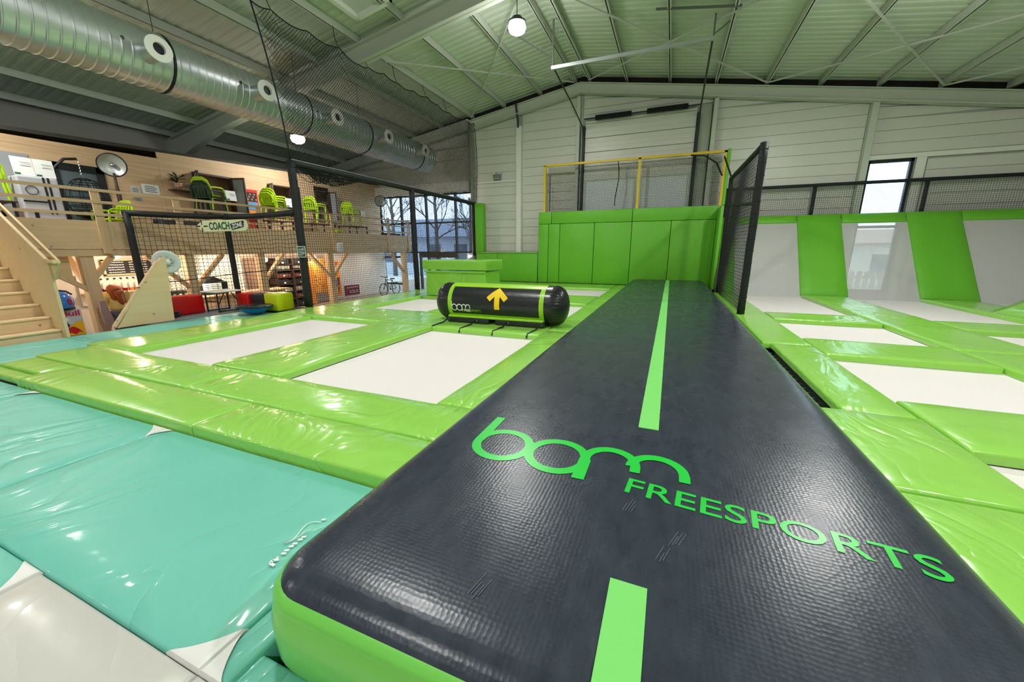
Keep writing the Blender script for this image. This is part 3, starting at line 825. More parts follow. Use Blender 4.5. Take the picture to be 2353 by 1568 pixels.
# ------------------------------------------------------------------ air track
at = thing('air_track', 'long black inflatable tumbling track with green sides and centre stripe', 'air track', (-.045, 9, 0))
TX0, TX1, TY0, TY1 = -1.55, 1.385, 0.765, 18.05
def rrect(inset, r0=0.27, n=9):
    x0, x1, y0, y1 = TX0+inset, TX1-inset, TY0+inset, TY1-inset; r = max(.03, r0-inset); pts = []
    for cx, cy, a0 in ((x1-r, y0+r, -90), (x1-r, y1-r, 0), (x0+r, y1-r, 90), (x0+r, y0+r, 180)):
        for k in range(n+1):
            a = math.radians(a0+90*k/n); pts.append((cx+r*math.cos(a), cy+r*math.sin(a)))
    # add straight subdivisions for the long sides
    out = []
    for i, p in enumerate(pts):
        q = pts[(i+1) % len(pts)]; out.append(p)
        d = math.dist(p, q)
        if d > 1.0:
            kk = 40 if d > 5 else 10
            for t in range(1, kk): out.append((lerp(p[0], q[0], t/kk), lerp(p[1], q[1], t/kk)))
    return out
def shell(rings, m, name, cap=False):
    vs = []; fs = []; 
    for ins, zz in rings:
        r = rrect(ins); n = len(r); vs += [(x, y, zz) for x, y in r]
    for i in range(len(rings)-1):
        for k in range(n): k2 = (k+1) % n; fs.append((i*n+k, i*n+k2, (i+1)*n+k2, (i+1)*n+k))
    if cap: fs.append(tuple((len(rings)-1)*n+k for k in range(n)))
    return MB().add(vs, fs).build(name, m, at, smooth=True if cap else 'all', recalc=False)
shell([(.20, -.155), (.11, -.14), (.04, -.07), (.005, .03), (0, .12), (.0, .19), (.018, .28), (.055, .335)], TRACK_G, 'side_wall')
shell([(.017, .286), (.018, .298), (.031, .317), (.053, .334)], TRACK_G, 'welt_strip')
shell([(.052, .333), (.075, .358), (.11, .378), (.16, .392), (.24, .398), (.4, .40)], TRACK, 'top_sheet', True)
mb = MB()
Z1 = .4025
def flat(poly, m_=None): mb.prism([(x, y, Z1-.003) for x, y in poly], (0, 0, .004))
flat([(-.117, 2.785), (.025, 2.785), (.025, 17.6), (-.117, 17.6)])
flat([(-.117, .86), (.025, .86), (.025, 1.335), (-.117, 1.335)])
mb.build('centre_stripe', MARK_G, at)
# logo: ring letters drawn as flat outlines
mb = MB()
ZL = [Z1]
def ringseg(cx, cy, ro, ri, a0=0, a1=360, n=40, sx=1.0):
    pts = []
    A = [math.radians(lerp(a0, a1, k/n)) for k in range(n+1)]
    for i in range(n):
        for quad in (0,):
            q = [(cx+sx*ro*math.cos(A[i]), cy+ro*math.sin(A[i])), (cx+sx*ro*math.cos(A[i+1]), cy+ro*math.sin(A[i+1])),
                 (cx+sx*ri*math.cos(A[i+1]), cy+ri*math.sin(A[i+1])), (cx+sx*ri*math.cos(A[i]), cy+ri*math.sin(A[i]))]
            mb.add([(x, y, ZL[0]) for x, y in q], [(0, 1, 2, 3)])
    ZL[0] += .0002
def rot(x, y, a=-.0): return x, y
SW = .058
ringseg(-.957, 2.178, .212, .212-SW*1.05)
ringseg(-.575, 2.172, .212, .212-SW*1.05)
def rect(x0, x1, y0, y1): mb.add([(x0, y0, ZL[0]), (x1, y0, ZL[0]), (x1, y1, ZL[0]), (x0, y1, ZL[0])], [(0, 1, 2, 3)]); ZL[0] += .0002
rect(-1.169, -1.100, 2.178, 2.56)
rect(-.432, -.358, 1.965, 2.19)
ringseg(-.245, 2.215, .185, .185-SW*1.05, 0, 180, 24, .98)
ringseg(.030, 2.215, .185, .185-SW*1.05, 0, 180, 24, .98)
rect(-.43, -.365, 2.1, 2.22); rect(-.122, -.062, 2.15, 2.22); rect(.152, .213, 2.145, 2.22)
L0 = Vector((-.145, 1.945, Z1)); ang = -.098
text_on(mb, 'FREESPORTS', .205, L0, (math.cos(ang), math.sin(ang), 0), (-math.sin(ang), math.cos(ang), 0), width=1.30, bold=.0015)
mb.build('logo_lettering', LOGO_G, at, recalc=False)
# scuffs printed by use: thin pale scratches
mb = MB(); rnd = random.Random(3)
for x, y, n, a in ((-.36, 1.92, 3, 1.3), (.10, 1.62, 4, 1.2), (-.12, 1.78, 4, 1.3), (.05, 1.5, 3, 1.25), (-.85, 1.62, 3, 1.7), (-.62, 1.05, 4, 1.35), (-.3, 3.0, 1, .25)):
    for k in range(n):
        xx = x+k*.014; yy = y+rnd.uniform(-.01, .01); L = rnd.uniform(.06, .13)
        mb.bar((xx, yy, Z1-.0005), (xx+L*math.cos(a), yy+L*math.sin(a), Z1-.0005), .0026, .001)
mb.build('scuff_marks', mat('scuff_grey', (100, 106, 112), rough=.6), at)['kind'] = 'stuff'

# ------------------------------------------------------------------ inflatable roll
RX0, RX1, RY, RZ, RR = -4.70, -2.20, 7.80, .53, .42
ro = thing('inflatable_roll', 'black inflatable roll with lime bands and a yellow arrow', 'roll', (-3.45, RY, .1))
def oncyl(x, a, off=0.0): return (x, RY-(RR+off)*math.cos(a), RZ+(RR+off)*math.sin(a))
mb = MB(); n = 48; k = 24; vs = []; fs = []
for i in range(k+1):
    for j in range(n): vs.append(oncyl(lerp(RX0, RX1, i/k), 2*math.pi*j/n))
for i in range(k):
    for j in range(n): fs.append((i*n+j, i*n+(j+1) % n, (i+1)*n+(j+1) % n, (i+1)*n+j))
mb.add(vs, fs).build('body', BLACKV, ro, smooth='all')
for s, xe in ((-1, RX0), (1, RX1)):
    vs = []; fs = []; prof = [(1.0, 0), (.985, .06), (.93, .13), (.82, .20), (.64, .255), (.40, .29), (.16, .305), (.0, .308)]
    n2 = 96
    for pi, (pr_, h) in enumerate(prof):
        for j in range(n2):
            a = 2*math.pi*j/n2; pl = (1+.026*math.cos(j*math.pi/1.5)*(1 if 1 <= pi <= 3 else 0))
            r = RR*pr_*pl
            vs.append((xe+s*h, RY-r*math.cos(a), RZ+r*math.sin(a)))
    for i in range(len(prof)-1):
        for j in range(n2): fs.append((i*n2+j, i*n2+(j+1) % n2, (i+1)*n2+(j+1) % n2, (i+1)*n2+j))
    MB().add(vs, fs).build('end_cap', BLACKV, ro, smooth='all')
LIMEB = mat('lime_band', (150, 205, 40), rough=.35)
def patch(x0, x1, a0, a1, off=.004, na=24, nx=2):
    vs = []; fs = []
    for i in range(nx+1):
        for j in range(na+1): vs.append(oncyl(lerp(x0, x1, i/nx), lerp(a0, a1, j/na), off))
    for i in range(nx):
        for j in range(na): fs.append((i*(na+1)+j, (i+1)*(na+1)+j, (i+1)*(na+1)+j+1, i*(na+1)+j+1))
    return vs, fs
for x in (RX0+.13, RX1-.22): MB().add(*patch(x, x+.10, -math.pi*.99, math.pi*.99, na=60)).build('band', LIMEB, ro, smooth='all', recalc=False)
MB().add(*patch(RX0+.13, RX1-.12, 1.0, 1.75, na=10, nx=10)).build('top_band', LIMEB, ro, smooth='all', recalc=False)
MB().add(*patch(RX0+.13, RX1-.12, -.80, -.56, na=6, nx=10)).build('bottom_band', LIMEB, ro, smooth='all', recalc=False)
mb = MB().bbox(RX0+.13, RX1-.12, 7.375, 7.56, .217, .265, b=.012, seg=1)
mb.build('lime_lip', LIMEB, ro)
for xa, xb in ((RX0+.12, -3.55), (-3.40, RX1-.10)):
    MB().bbox(xa, xb, 7.36, 7.62, .112, .215, b=.02).build('base_flap', BLACKV, ro, smooth=True)
mb = MB()
for x in (-4.55, -3.85, -3.1, -2.36):
    MB().tube([(x, 7.37, .165), (x-.015, 7.32, .185), (x-.03, 7.2, .125), (x-.06, 7.0, .118), (x-.09, 6.80, .10), (x-.10, 6.765, .02)], .016, 6).build('strap', BLACKV, ro, smooth='all')
    MB().tube([(x+.02*math.cos(t*.785), 7.352, .175+.025*math.sin(t*.785)) for t in range(8)], .008, 5, closed=True).build('ring', CHROME, ro)
# arrow wrapped on the front
def wrap(u, v, xc, ac, off=.006): return oncyl(xc+u, ac+v/RR, off)
def wrap_poly(poly, xc, ac, mb, off=.006):
    # slice into thin horizontal strips so it follows the curve
    ys = sorted(set([p[1] for p in poly])); y0, y1 = ys[0], ys[-1]; N = 26
    for k in range(N):
        a, b = lerp(y0, y1, k/N), lerp(y0, y1, (k+1)/N)
        def cross(y):
            xs = []
            for i in range(len(poly)):
                p, q = poly[i], poly[(i+1) % len(poly)]
                if (p[1]-y)*(q[1]-y) < 0: xs.append(p[0]+(q[0]-p[0])*(y-p[1])/(q[1]-p[1]))
            return sorted(xs)
        e = 1e-4
        A, B = cross(a+e), cross(b-e)
        if len(A) == len(B):
            for i in range(0, len(A)-1, 2):
                mb.add([wrap(A[i], a, xc, ac, off), wrap(A[i+1], a, xc, ac, off), wrap(B[i+1], b, xc, ac, off), wrap(B[i], b, xc, ac, off)], [(0, 1, 2, 3)])
mb = MB()
wrap_poly([(-.06, -.24), (.06, -.24), (.06, .12), (-.06, .12)], -3.36, .36, mb, .008)
wrap_poly([(0, .26), (-.25, .012), (-.165, -.07), (0, .095)], -3.36, .36, mb)
wrap_poly([(0, .26), (0, .095), (.165, -.07), (.25, .012)], -3.36, .36, mb)
mb.build('arrow', YELLOW, ro, recalc=False)
mb = MB()
def wtxt(x, y): return wrap(x*1.25, y*1.35, -4.48, -.40)
def wring(cx, cy, rr_, ri, a0=0, a1=360, n=20):
    A = [math.radians(lerp(a0, a1, k/n)) for k in range(n+1)]
    for i in range(n): mb.add([wtxt(cx+r*math.cos(a), cy+r*math.sin(a)) for r, a in ((rr_, A[i]), (rr_, A[i+1]), (ri, A[i+1]), (ri, A[i]))], [(0, 1, 2, 3)])
def wrect(x0, x1, y0, y1): mb.add([wtxt(x0, y0), wtxt(x1, y0), wtxt(x1, y1), wtxt(x0, y1)], [(0, 1, 2, 3)])
wring(.06, .06, .06, .045); wring(.165, .06, .06, .045); wrect(0, .016, .06, .16); wrect(.21, .226, 0, .06)
wring(.255, .075, .045, .032, 0, 180); wring(.335, .075, .045, .032, 0, 180); wrect(.283, .297, .05, .08); wrect(.366, .38, .05, .08)
text_on(mb, 'FREE', .06, (0, 0, 0), (1, 0, 0), (0, 1, 0), width=.13, bold=.002, fn=lambda x, y: wtxt(x+.245, y-.005))
mb.build('logo_white', PAPER, ro, recalc=False)
mb = MB()
text_on(mb, 'SPORTS', .06, (0, 0, 0), (1, 0, 0), (0, 1, 0), width=.20, fn=lambda x, y: wtxt(x+.38, y-.005))
mb.build('logo_green', LIMEB, ro, recalc=False)

# ------------------------------------------------------------------ green block
bx = thing('foam_block', 'big glossy green foam block with lid behind the black roll', 'foam block', (-6.8, 12.3, .1))
def soft_box(x0, x1, y0, y1, z0, z1, amp, m, name, par, r=.04):
    bm = bmesh.new(); bmesh.ops.create_cube(bm, size=1)
    for v in bm.verts: v.co = ((x0+x1)/2+v.co.x*(x1-x0), (y0+y1)/2+v.co.y*(y1-y0), (z0+z1)/2+v.co.z*(z1-z0))
    bmesh.ops.bevel(bm, geom=bm.edges[:], offset=r, segments=2, profile=.6, affect='EDGES')
    bmesh.ops.subdivide_edges(bm, edges=[e for e in bm.edges if e.calc_length() > .3], cuts=8, use_grid_fill=True)
    for v in bm.verts:
        n_ = noise.noise(v.co*1.6)*amp
        v.co.y += n_; v.co.x += noise.noise(v.co*1.6+Vector((9, 0, 0)))*amp*.5; v.co.z += noise.noise(v.co*1.9+Vector((0, 9, 0)))*amp*.4
    return MB().bm(bm).build(name, m, par, smooth='all')
soft_box(-7.95, -5.63, 11.47, 12.72, .115, .96, .05, GREENB, 'body', bx)
soft_box(-8.0, -5.56, 11.36, 12.8, 1.02, 1.35, .014, GREENB, 'lid', bx)
soft_box(-7.97, -5.60, 11.40, 11.5, .93, .995, .016, GREENB, 'flap', bx, .02)

# ------------------------------------------------------------------ padded green wall
gw = thing('padded_wall', 'bright green padded wall of upright panels behind the track', 'padded wall', (-2.2, 18.3, .1))
def wpan(x0, x1, z0, z1, y0=18.2, y1=18.32, par=gw, name='wall_panel'):
    MB().bbox(x0+.008, x1-.008, y0, y1, z0+.006, z1-.006, b=.025, seg=2).build(name, GREENW, par, smooth=True)
xs = [-6.04, -5.53, -4.97, -3.35, -1.71, -.11, 1.6]
for a, b in zip(xs[:-1], xs[1:]): wpan(a, b, .1, 2.86)
for a, b in zip([-6.04, -5.38, -1.71], [-5.38, -1.71, 1.6]): wpan(a, b, 2.86, 3.41)
MB().bbox(1.6, 1.72, 17.2, 18.32, .1, 3.3, b=.03).build('side_panel', GREENW, gw, smooth=True)
MB().box(-6.0, 1.6, 18.33, 18.4, ZF, 3.38).build('backing_board', CLADD, gw)
lwt = thing('low_padded_wall', 'low green padded wall left of the tall padded wall', 'padded wall', (-7.6, 18.3, .1))
for a, b in ((-9.42, -8.22), (-8.22, -6.06)): wpan(a, b, .1, 1.5, par=lwt)
MB().bbox(-9.42, -6.06, 18.16, 18.5, 1.5, 1.56, b=.02).build('top_pad', GREENW, lwt)
cp = tag(MB().bbox(-9.46, -9.0, 18.2, 18.6, 1.57, 3.97, b=.04).build('column_pad', GREENW, smooth=True), 'upright green pad around the column at the end of the net fence', 'pad')

# ------------------------------------------------------------------ nets
def strands(fn, nu, nv, seg, r, mb):
    """fn(u,v) surface in world space; nu / nv strands in each direction"""
    for k in range(nu+1):
        u = k/nu; mb.tube([fn(u, s/seg) for s in range(seg+1)], r, 3, False)
    for k in range(nv+1):
        v = k/nv; mb.tube([fn(s/(seg*2), v) for s in range(seg*2+1)], r, 3, False)
def net_part(fn, nu, nv, par, r=.004, seg=8, m=NET):
    mb = MB(); strands(fn, nu, nv, seg, r, mb)
    o = mb.build('net', m, par, recalc=False); o['kind'] = 'stuff'
    return o
def foam_tube(p, q, r, par, name='post', wob=.01, n=10, sag=0.0, m=None):
    p, q = Vector(p), Vector(q); N = max(4, int((q-p).length/.35)); pts = []; rs = []
    for i in range(N+1):
        t = i/N; c = p.lerp(q, t); c.z -= sag*4*t*(1-t)
        if 0 < i < N: c += Vector((noise.noise(c*2.1), noise.noise(c*2.1+Vector((5, 0, 0))), 0))*wob
        pts.append(c); rs.append(r*(1+.07*noise.noise(c*3.3)))
    ob = MB().tube(pts, rs, n).build(name, m or FOAM, par, smooth='all')
    return ob
TIE = mat('white_tie', (210, 214, 214), rough=.5)
def ties(p, q, r, par, cnt):
    mb = MB(); p, q = Vector(p), Vector(q)
    for i in range(cnt):
        c = p.lerp(q, (i+.5)/cnt); d = (q-p).normalized()
        mb.tube([c-d*.008, c+d*.008], r*1.06, 10, False)
    mb.build('cable_tie', NET, par)['kind'] = 'stuff'
    return mb
nf = thing('net_fence', 'tall black net fence with foam-padded posts left of the trampolines', 'net fence', (-9.57, 13, .1))
for y in (7.95, 13.17): foam_tube((-9.57, y, .1), (-9.57, y, 4.0), .105, nf); ties((-9.57, y, .1), (-9.57, y, 4.0), .107, nf, 12)
foam_tube((-9.57, 18.3, 1.4), (-9.57, 18.3, 4.0), .07, nf)
foam_tube((-9.75, 8.02, .1), (-9.66, 8.0, 2.2), .075, nf)
foam_tube((-9.57, 7.9, 3.96), (-9.57, 18.4, 3.98), .085, nf, 'top_tube', .02)
net_part(lambda u, v: (-9.57+.07*math.sin(u*9)*math.sin(v*3.1)+.02*noise.noise(Vector((u*40, v*14, 0))), lerp(7.95, 18.3, u), lerp(.1, 3.9, v)+.02*noise.noise(Vector((u*30, v*9, 3)))), 150, 56, nf, .0056, 10)
# gathered netting below the top tube next to the first post
mb = MB(); rnd = random.Random(5)
for k in range(34):
    y0 = 7.95+rnd.uniform(0, .8); L = rnd.uniform(.8, 2.2); dz = rnd.uniform(.05, .34)
    mb.tube([(-9.55+rnd.uniform(-.04, .04), y0+L*t/6, 3.9-dz*math.sin(math.pi*t/6)-.05*rnd.random()) for t in range(7)], .010, 4, False)
mb.build('gathered_net', NET, nf)
MB().tube([(-9.55, 7.95, 4.04), (-9.55, 10, 4.06), (-9.55, 14, 4.06), (-9.55, 18.3, 4.06)], .012, 6).build('steel_cable', GALV, nf)
pl = tag(MB().bbox(-9.60, -9.28, 7.815, 7.83, 1.50, 1.80, b=.004, seg=1).build('post_sign', PASTE('sign_green', (52, 84, 70))), 'small dark green rules sign on the tall net post', 'sign')
mb = MB()
for a in ((-9.60, -9.28, 1.50, 1.515), (-9.60, -9.28, 1.785, 1.80), (-9.60, -9.585, 1.5, 1.8), (-9.295, -9.28, 1.5, 1.8)): mb.box(a[0], a[1], 7.808, 7.815, a[2], a[3])
for k in range(4): mb.box(-9.56, -9.42+.03*(k % 2), 7.808, 7.815, 1.56+k*.05, 1.575+k*.05)
mb.tube([(-9.37+.03*math.cos(t), 7.81, 1.72+.03*math.sin(t)) for t in [x*.785 for x in range(8)]], .006, 5, closed=True)
mb.tube([(-9.37+.03*math.cos(t), 7.81, 1.62+.03*math.sin(t)) for t in [x*.785 for x in range(8)]], .006, 5, closed=True)
mb.build('print', PAPER, pl)

# hanging upper net under the roof
TOPN = [(7.3, 7.75), (7.42, 7.36), (7.93, 7.42), (8.96, 7.43), (10.04, 7.50), (10.81, 7.34), (11.22, 7.44), (11.95, 7.54), (12.68, 7.5), (13.56, 7.56), (14.47, 7.65), (15.2, 7.58), (16.03, 7.55), (17.48, 7.68), (18.4, 7.75)]
def topz(y):
    for (a, za), (b, zb) in zip(TOPN[1:-1], TOPN[2:]):
        if a <= y <= b:
            t = (y-a)/(b-a); return lerp(za, zb, t)-.10*4*t*(1-t)*min(1, (b-a))
    return TOPN[1][1] if y < 7.42 else 7.75
un = thing('hanging_net', 'black safety net hanging from the roof above the net fence', 'net', (-9.57, 12, 4.0))
def upn(u, v):
    yb = lerp(7.95, 18.6, u); yt = lerp(7.42, 18.6, u); y = lerp(yb, yt, v); z = lerp(4.0, topz(lerp(7.42, 18.4, u)), v)
    return (-9.57+.12*math.sin(u*7+1)*math.sin(v*3.14), y, z+.015*noise.noise(Vector((u*30, v*10, 0))))
mb = MB(); r = .0062; N = 132; Mv = 44
for k in range(-Mv, N+1):       # diamond mesh: two families of slanted strands
    for s in (1, -1):
        pts = []
        for j in range(0, 13):
            v = j/12; u = (k+v*Mv)/N if s == 1 else (k+Mv-v*Mv)/N
            if 0 <= u <= 1: pts.append(upn(u, v))
        if len(pts) > 1: mb.tube(pts, r, 3, False)
o = mb.build('net', NET, un, recalc=False); o['kind'] = 'stuff'
MB().tube([upn(0, t/10) for t in range(11)], .018, 6).build('edge_rope', NET, un, smooth='all')
MB().tube([upn(t/110, 1) for t in range(111)], .014, 5).build('edge_rope', NET, un, smooth='all')
MB().tube([upn(1, t/10) for t in range(11)], .014, 5).build('edge_rope', NET, un, smooth='all')
for y, z in TOPN[2:-1:2]:
    MB().tube([(-9.57, y, z), (-9.62, y-.05, z+.2), (-9.7, y, roof(-9.72)+.02)], .010, 5).build('hanger_cord', NET, un)

# coach zone cage
cz = thing('coach_cage', 'low black net cage around the coach zone with sagging foam top tube', 'net fence', (-11.6, 7.4, 0))
A_, B_, C_ = Vector((-13.5, 6.0, 2.68)), Vector((-12.24, 7.72, 2.66)), Vector((-9.6, 7.88, 2.7))
foam_tube((-13.5, 6.0, ZF), A_, .085, cz); foam_tube((-12.24, 7.72, 0), B_, .08, cz)
foam_tube(A_+Vector((-.05, -.06, 0)), B_, .075, cz, 'top_tube', .02, 10, .02); foam_tube(B_, C_, .08, cz, 'top_tube', .02, 10, .04)
def cage(P, Q, u, v, zb, ph):
    p = P.lerp(Q, u); n = Vector((Q.y-P.y, P.x-Q.x, 0)).normalized()
    w_ = .06*math.sin(u*8+ph)*math.sin(v*4)+.03*noise.noise(Vector((u*20+ph, v*9, 0)))
    z = lerp(zb, p.z-.02, v)+.035*noise.noise(Vector((u*9+ph, v*7, 4)))
    return (p.x+n.x*w_, p.y+n.y*w_, z)
net_part(lambda u, v: cage(A_, B_, u, v, -.3, 0), 18, 25, cz, .0065, 14)
net_part(lambda u, v: cage(B_, C_, u, v, .05, 2), 23, 23, cz, .0065, 14)
MB().tube([(-11.45, 5.2, .98), (-11.6, 5.9, .93), (-12.2, 7.65, 1.0), (-10.9, 7.8, 1.12), (-9.6, 7.9, 1.2)], .012, 5).build('guide_rope', NET, cz)
# COACH ZONE sign
sg = thing('coach_sign', 'capsule shaped pale green COACH ZONE sign with a left arrow', 'sign', (-11.7, 7.2, 2.25))
sd = Vector((.985, .06, 0)).normalized(); sn = Vector((sd.y, -sd.x, 0)); so = Vector((-12.63, 7.16, 2.215))
def sp2(u, v, off=0): p = so+sd*u+Vector((0, 0, 1))*v+sn*off; return (p.x, p.y, p.z)
SLN, SH = 1.95, .30
out = [(0, .11), (.22, 0)]+[(SLN-.15+.15*math.sin(t), .15-.15*math.cos(t)) for t in [math.pi*k/10 for k in range(11)]]+[(.22, .30), (0, .19)]
MB().prism([sp2(u, v) for u, v in out], sn*-.02).build('board', PASTE('sign_pale', (214, 220, 178)), sg)
mb = MB(); INK = PASTE('sign_ink', (24, 30, 26))
for a in ((-.02, .12, .135, .165), (.26, .42, .135, .165)): mb.prism([sp2(a[0], a[2], .004), sp2(a[1], a[2], .004), sp2(a[1], a[3], .004), sp2(a[0], a[3], .004)], sn*.004)
for a in ((.175, .205, 0, .11), (.175, .205, .19, .31)): mb.prism([sp2(a[0], a[2], .004), sp2(a[1], a[2], .004), sp2(a[1], a[3], .004), sp2(a[0], a[3], .004)], sn*.004)
zx0, zx1 = 1.36, 1.84
mb.prism([sp2(zx0, .03, .004), sp2(zx1-.04, .10, .004), sp2(zx1, .27, .004), sp2(zx0-.05, .19, .004)], sn*.004)
mb.build('arrow_mark', INK, sg)
MB().bar((-12.2, 7.64, 2.36), (-11.75, 7.24, 2.36), .04).build('bracket', BLACKP, sg)
mb = MB()
text_on(mb, 'COACH', .27, sp2(.47, .055, .006), sd, (0, 0, 1), width=.80, bold=.008)
mb.build('lettering', PASTE('sign_letter', (18, 92, 58)), sg, recalc=False)
mb = MB()
text_on(mb, 'ZONE', .16, sp2(zx0+.03, .065, .012), (sd*1.0+Vector((0, 0, .15))), (-.15*sd.x, 0, 1), width=.40, bold=.004)
mb.build('lettering', PAPER, sg, recalc=False)

# net screen between track and wall trampolines
ns = thing('net_screen', 'black net screen with padded posts between track and leaning wall', 'net fence', (1.72, 13.5, .1))
foam_tube((1.74, 10.95, .1), (1.74, 10.85, 4.02), .085, ns); ties((1.74, 10.95, .1), (1.74, 10.85, 4.02), .087, ns, 14)
foam_tube((1.72, 16.1, .1), (1.72, 16.1, 4.1), .07, ns)
foam_tube((1.74, 10.85, 3.98), (1.72, 16.1, 4.08), .065, ns, 'top_tube'); foam_tube((1.74, 10.9, 2.72), (1.72, 16.1, 3.2), .04, ns, 'mid_tube')
net_part(lambda u, v: (1.73+.02*math.sin(u*6+v*4), lerp(10.95, 16.1, u), lerp(.1, lerp(3.98, 4.08, u), v)), 62, 44, ns, .0055, 6)
foam_tube((1.72, 16.1, 4.1), (1.62, 18.2, 5.2), .03, ns, 'stay', 0)
# net fence on top of the leaning wall
nr = thing('wall_top_fence', 'black net fence along the top of the leaning trampoline wall', 'net fence', (7, 18.72, 2.9))
foam_tube((1.75, 18.72, 4.03), (11.9, 18.72, 4.03), .06, nr, 'top_tube')
for x in (1.9, 4.87, 8.1, 11.4): foam_tube((x, 18.72, 2.8), (x, 18.72, 4.03), .06, nr)
net_part(lambda u, v: (lerp(1.75, 11.9, u), 18.72+.02*math.sin(u*20), lerp(2.85, 4.0, v)), 150, 17, nr, .0042, 4)
# yellow framed net above padded wall
yf = thing('yellow_net_frame', 'yellow steel frame with black netting on top of the green padded wall', 'net fence', (-2, 18.3, 3.4))
mb = MB(); 
for x in (-5.76, -1.56, 1.66): MB().bar((x, 18.3, 3.38), (x, 18.3, 5.45), .1, .1, (0, 1, 0)).build('post', YELLOWP, yf)
MB().bar((-5.81, 18.3, 5.45), (1.71, 18.3, 5.42), .1, .09).build('top_rail', YELLOWP, yf)
MB().bbox(1.71, 1.83, 18.2, 18.4, 3.4, 5.5, b=.03).build('post_pad', GREENW, yf)
net_part(lambda u, v: (lerp(-5.6, -1.65, u)+.03*math.sin(v*9), 18.26+.05*math.sin(u*8+v*2), lerp(3.42, 5.36-.05*math.sin(u*9)**2, v)), 62, 30, yf, .0052, 6)
net_part(lambda u, v: (lerp(-1.45, 1.55, u), 18.26+.05*math.sin(u*6+v*3), lerp(3.42, 5.36-.08*math.sin(u*7)**2, v)), 48, 30, yf, .0052, 6)
MB().tube([(-5.5+.03*math.sin(k*2.0), 18.24+.03*math.cos(k*2.0), 3.45+k*.02) for k in range(78)], .014, 4).build('lacing', NET, yf)
MB().tube([(-2.45+.06*math.sin(k*.5), 18.2, 5.36-k*.18) for k in range(11)], .02, 5).build('cord', NET, yf)
MB().tube([(.4, 18.2, 5.36), (.9, 18.18, 5.30), (1.35, 18.16, 5.0), (1.6, 18.1, 4.5)], .03, 6).build('cord', NET, yf)
ORD = ['first', 'second', 'third', 'fourth', 'fifth', 'sixth', 'seventh', 'eighth', 'ninth', 'tenth', 'eleventh']
# ------------------------------------------------------------------ wooden mezzanine on the left
MX, MBK = -14.0, -16.0
mz = thing('mezzanine', 'pine timber balcony with fascia, posts, braces and three rails', 'balcony', (-15, 11, ZF))
MB().box(MX-.06, MX, 3.0, 18.9, 1.755, 2.46).build('fascia_board', PINEX, mz)
MB().box(MX-.16, MX-.05, 3.0, 18.9, 1.56, 1.75).build('edge_beam', PINEX, mz)
MB().box(MBK, MX-.06, 3.0, 18.9, 1.93, 2.05).build('floor_boards', PINE, mz)
for y in (4.2, 6.4, 8.7, 11.0, 13.4, 15.8, 18.0): MB().box(MBK, MX-.16, y-.06, y+.06, 1.76, 1.93).build('joist', PINEX, mz)
for y, z0, z1 in ((5.65, 1.62, 3.26), (7.45, 1.62, 3.26), (10.0, 1.62, 3.26), (13.3, 1.62, 3.26), (17.0, 1.62, 3.32), (18.7, 1.62, 3.32)):
    MB().box(MX, MX+.05, y-.085, y+.085, z0, z1).build('rail_post', PINEZ, mz)
for z in (3.22, 2.93, 2.62): MB().box(MX+.05, MX+.10, 3.0, 18.9, z-.035, z+.035).build('rail', PINEX, mz)
for y in (5.25, 7.6, 9.95, 13.15, 18.45): 
    MB().box(MX-.34, MX-.1, y-.13, y+.13, ZF, 1.56).build('timber_post', PINEZ, mz)
def brace(y0, z0, y1, z1, x=-14.2): MB().bar((x, y0, z0), (x, y1, z1), .1, .16, (1, 0, 0)).build('brace', PINEZ, mz)
for y in (7.6, 13.15): brace(y+.1, .55, y+1.05, 1.56); brace(y-.1, .55, y-1.05, 1.56)
brace(5.35, 1.0, 5.80, 1.56)
brace(9.95+.1, .6, 10.9, 1.56); brace(18.4, .4, 17.3, 1.5)
MB().bar((-14.2, 5.25, .6), (-15.2, 5.25, 1.6), .1, .14, (0, 1, 0)).build('brace', PINEZ, mz)
brace(5.15, .72, 4.1, 1.56)
MB().prism([(-14.3, 4.98, .95), (-14.3, 4.98, 1.56), (-14.3, 4.1, 1.56)], (-.03, 0, 0)).build('gusset_board', PLY, mz)

# plank wall of the upper rooms, cut around openings
OPEN = [(5.66, 6.80, 2.05, 4.10), (9.20, 10.55, 3.05, 4.42), (12.0, 13.1, 3.05, 4.42), (14.35, 15.25, 3.05, 4.50)]
ww = struct(MB().box(MBK-.20, MBK-.18, 3.0, 3.02, 2.05, 2.4).build('wall_mezzanine', PINE))
wtop = lambda y: 4.72+.042*(y-5)
z = 2.05; rows = [2.05, 2.38, 2.715, 3.05, 3.28, 3.51, 3.74, 3.97, 4.10, 4.42, 4.66]
for za, zb in zip(rows, rows[1:]+[5.4]):
    for sa, sb in ((1.0, 8.25), (8.255, 18.95)):
        cuts = [(a, b) for a, b, c, d in OPEN if c < zb-.01 and d > za+.01]
        segs = [(sa, sb)]
        for a, b in cuts:
            ns_ = []
            for s, e_ in segs:
                if b <= s or a >= e_: ns_.append((s, e_))
                else:
                    if a > s: ns_.append((s, a))
                    if b < e_: ns_.append((b, e_))
            segs = ns_
        for s, e_ in segs:
            t0, t1 = (min(zb-.003, wtop(s)), min(zb-.003, wtop(e_))) if zb < 5 else (wtop(s), wtop(e_))
            if t0 <= za+.01: continue
            MB().prism([(MBK, s, za), (MBK, e_, za), (MBK, e_, t1), (MBK, s, t0)], (-.05, 0, 0)).build('plank', PINE, ww)
struct(MB().box(-17.1, -17.0, 1.0, 18.95, 2.0, 4.9).build('wall_inner', ROOM))
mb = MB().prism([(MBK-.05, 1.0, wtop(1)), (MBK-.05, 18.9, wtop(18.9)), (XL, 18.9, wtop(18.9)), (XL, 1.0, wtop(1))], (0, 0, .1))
struct(mb.build('ceiling_rooms', DARKW))
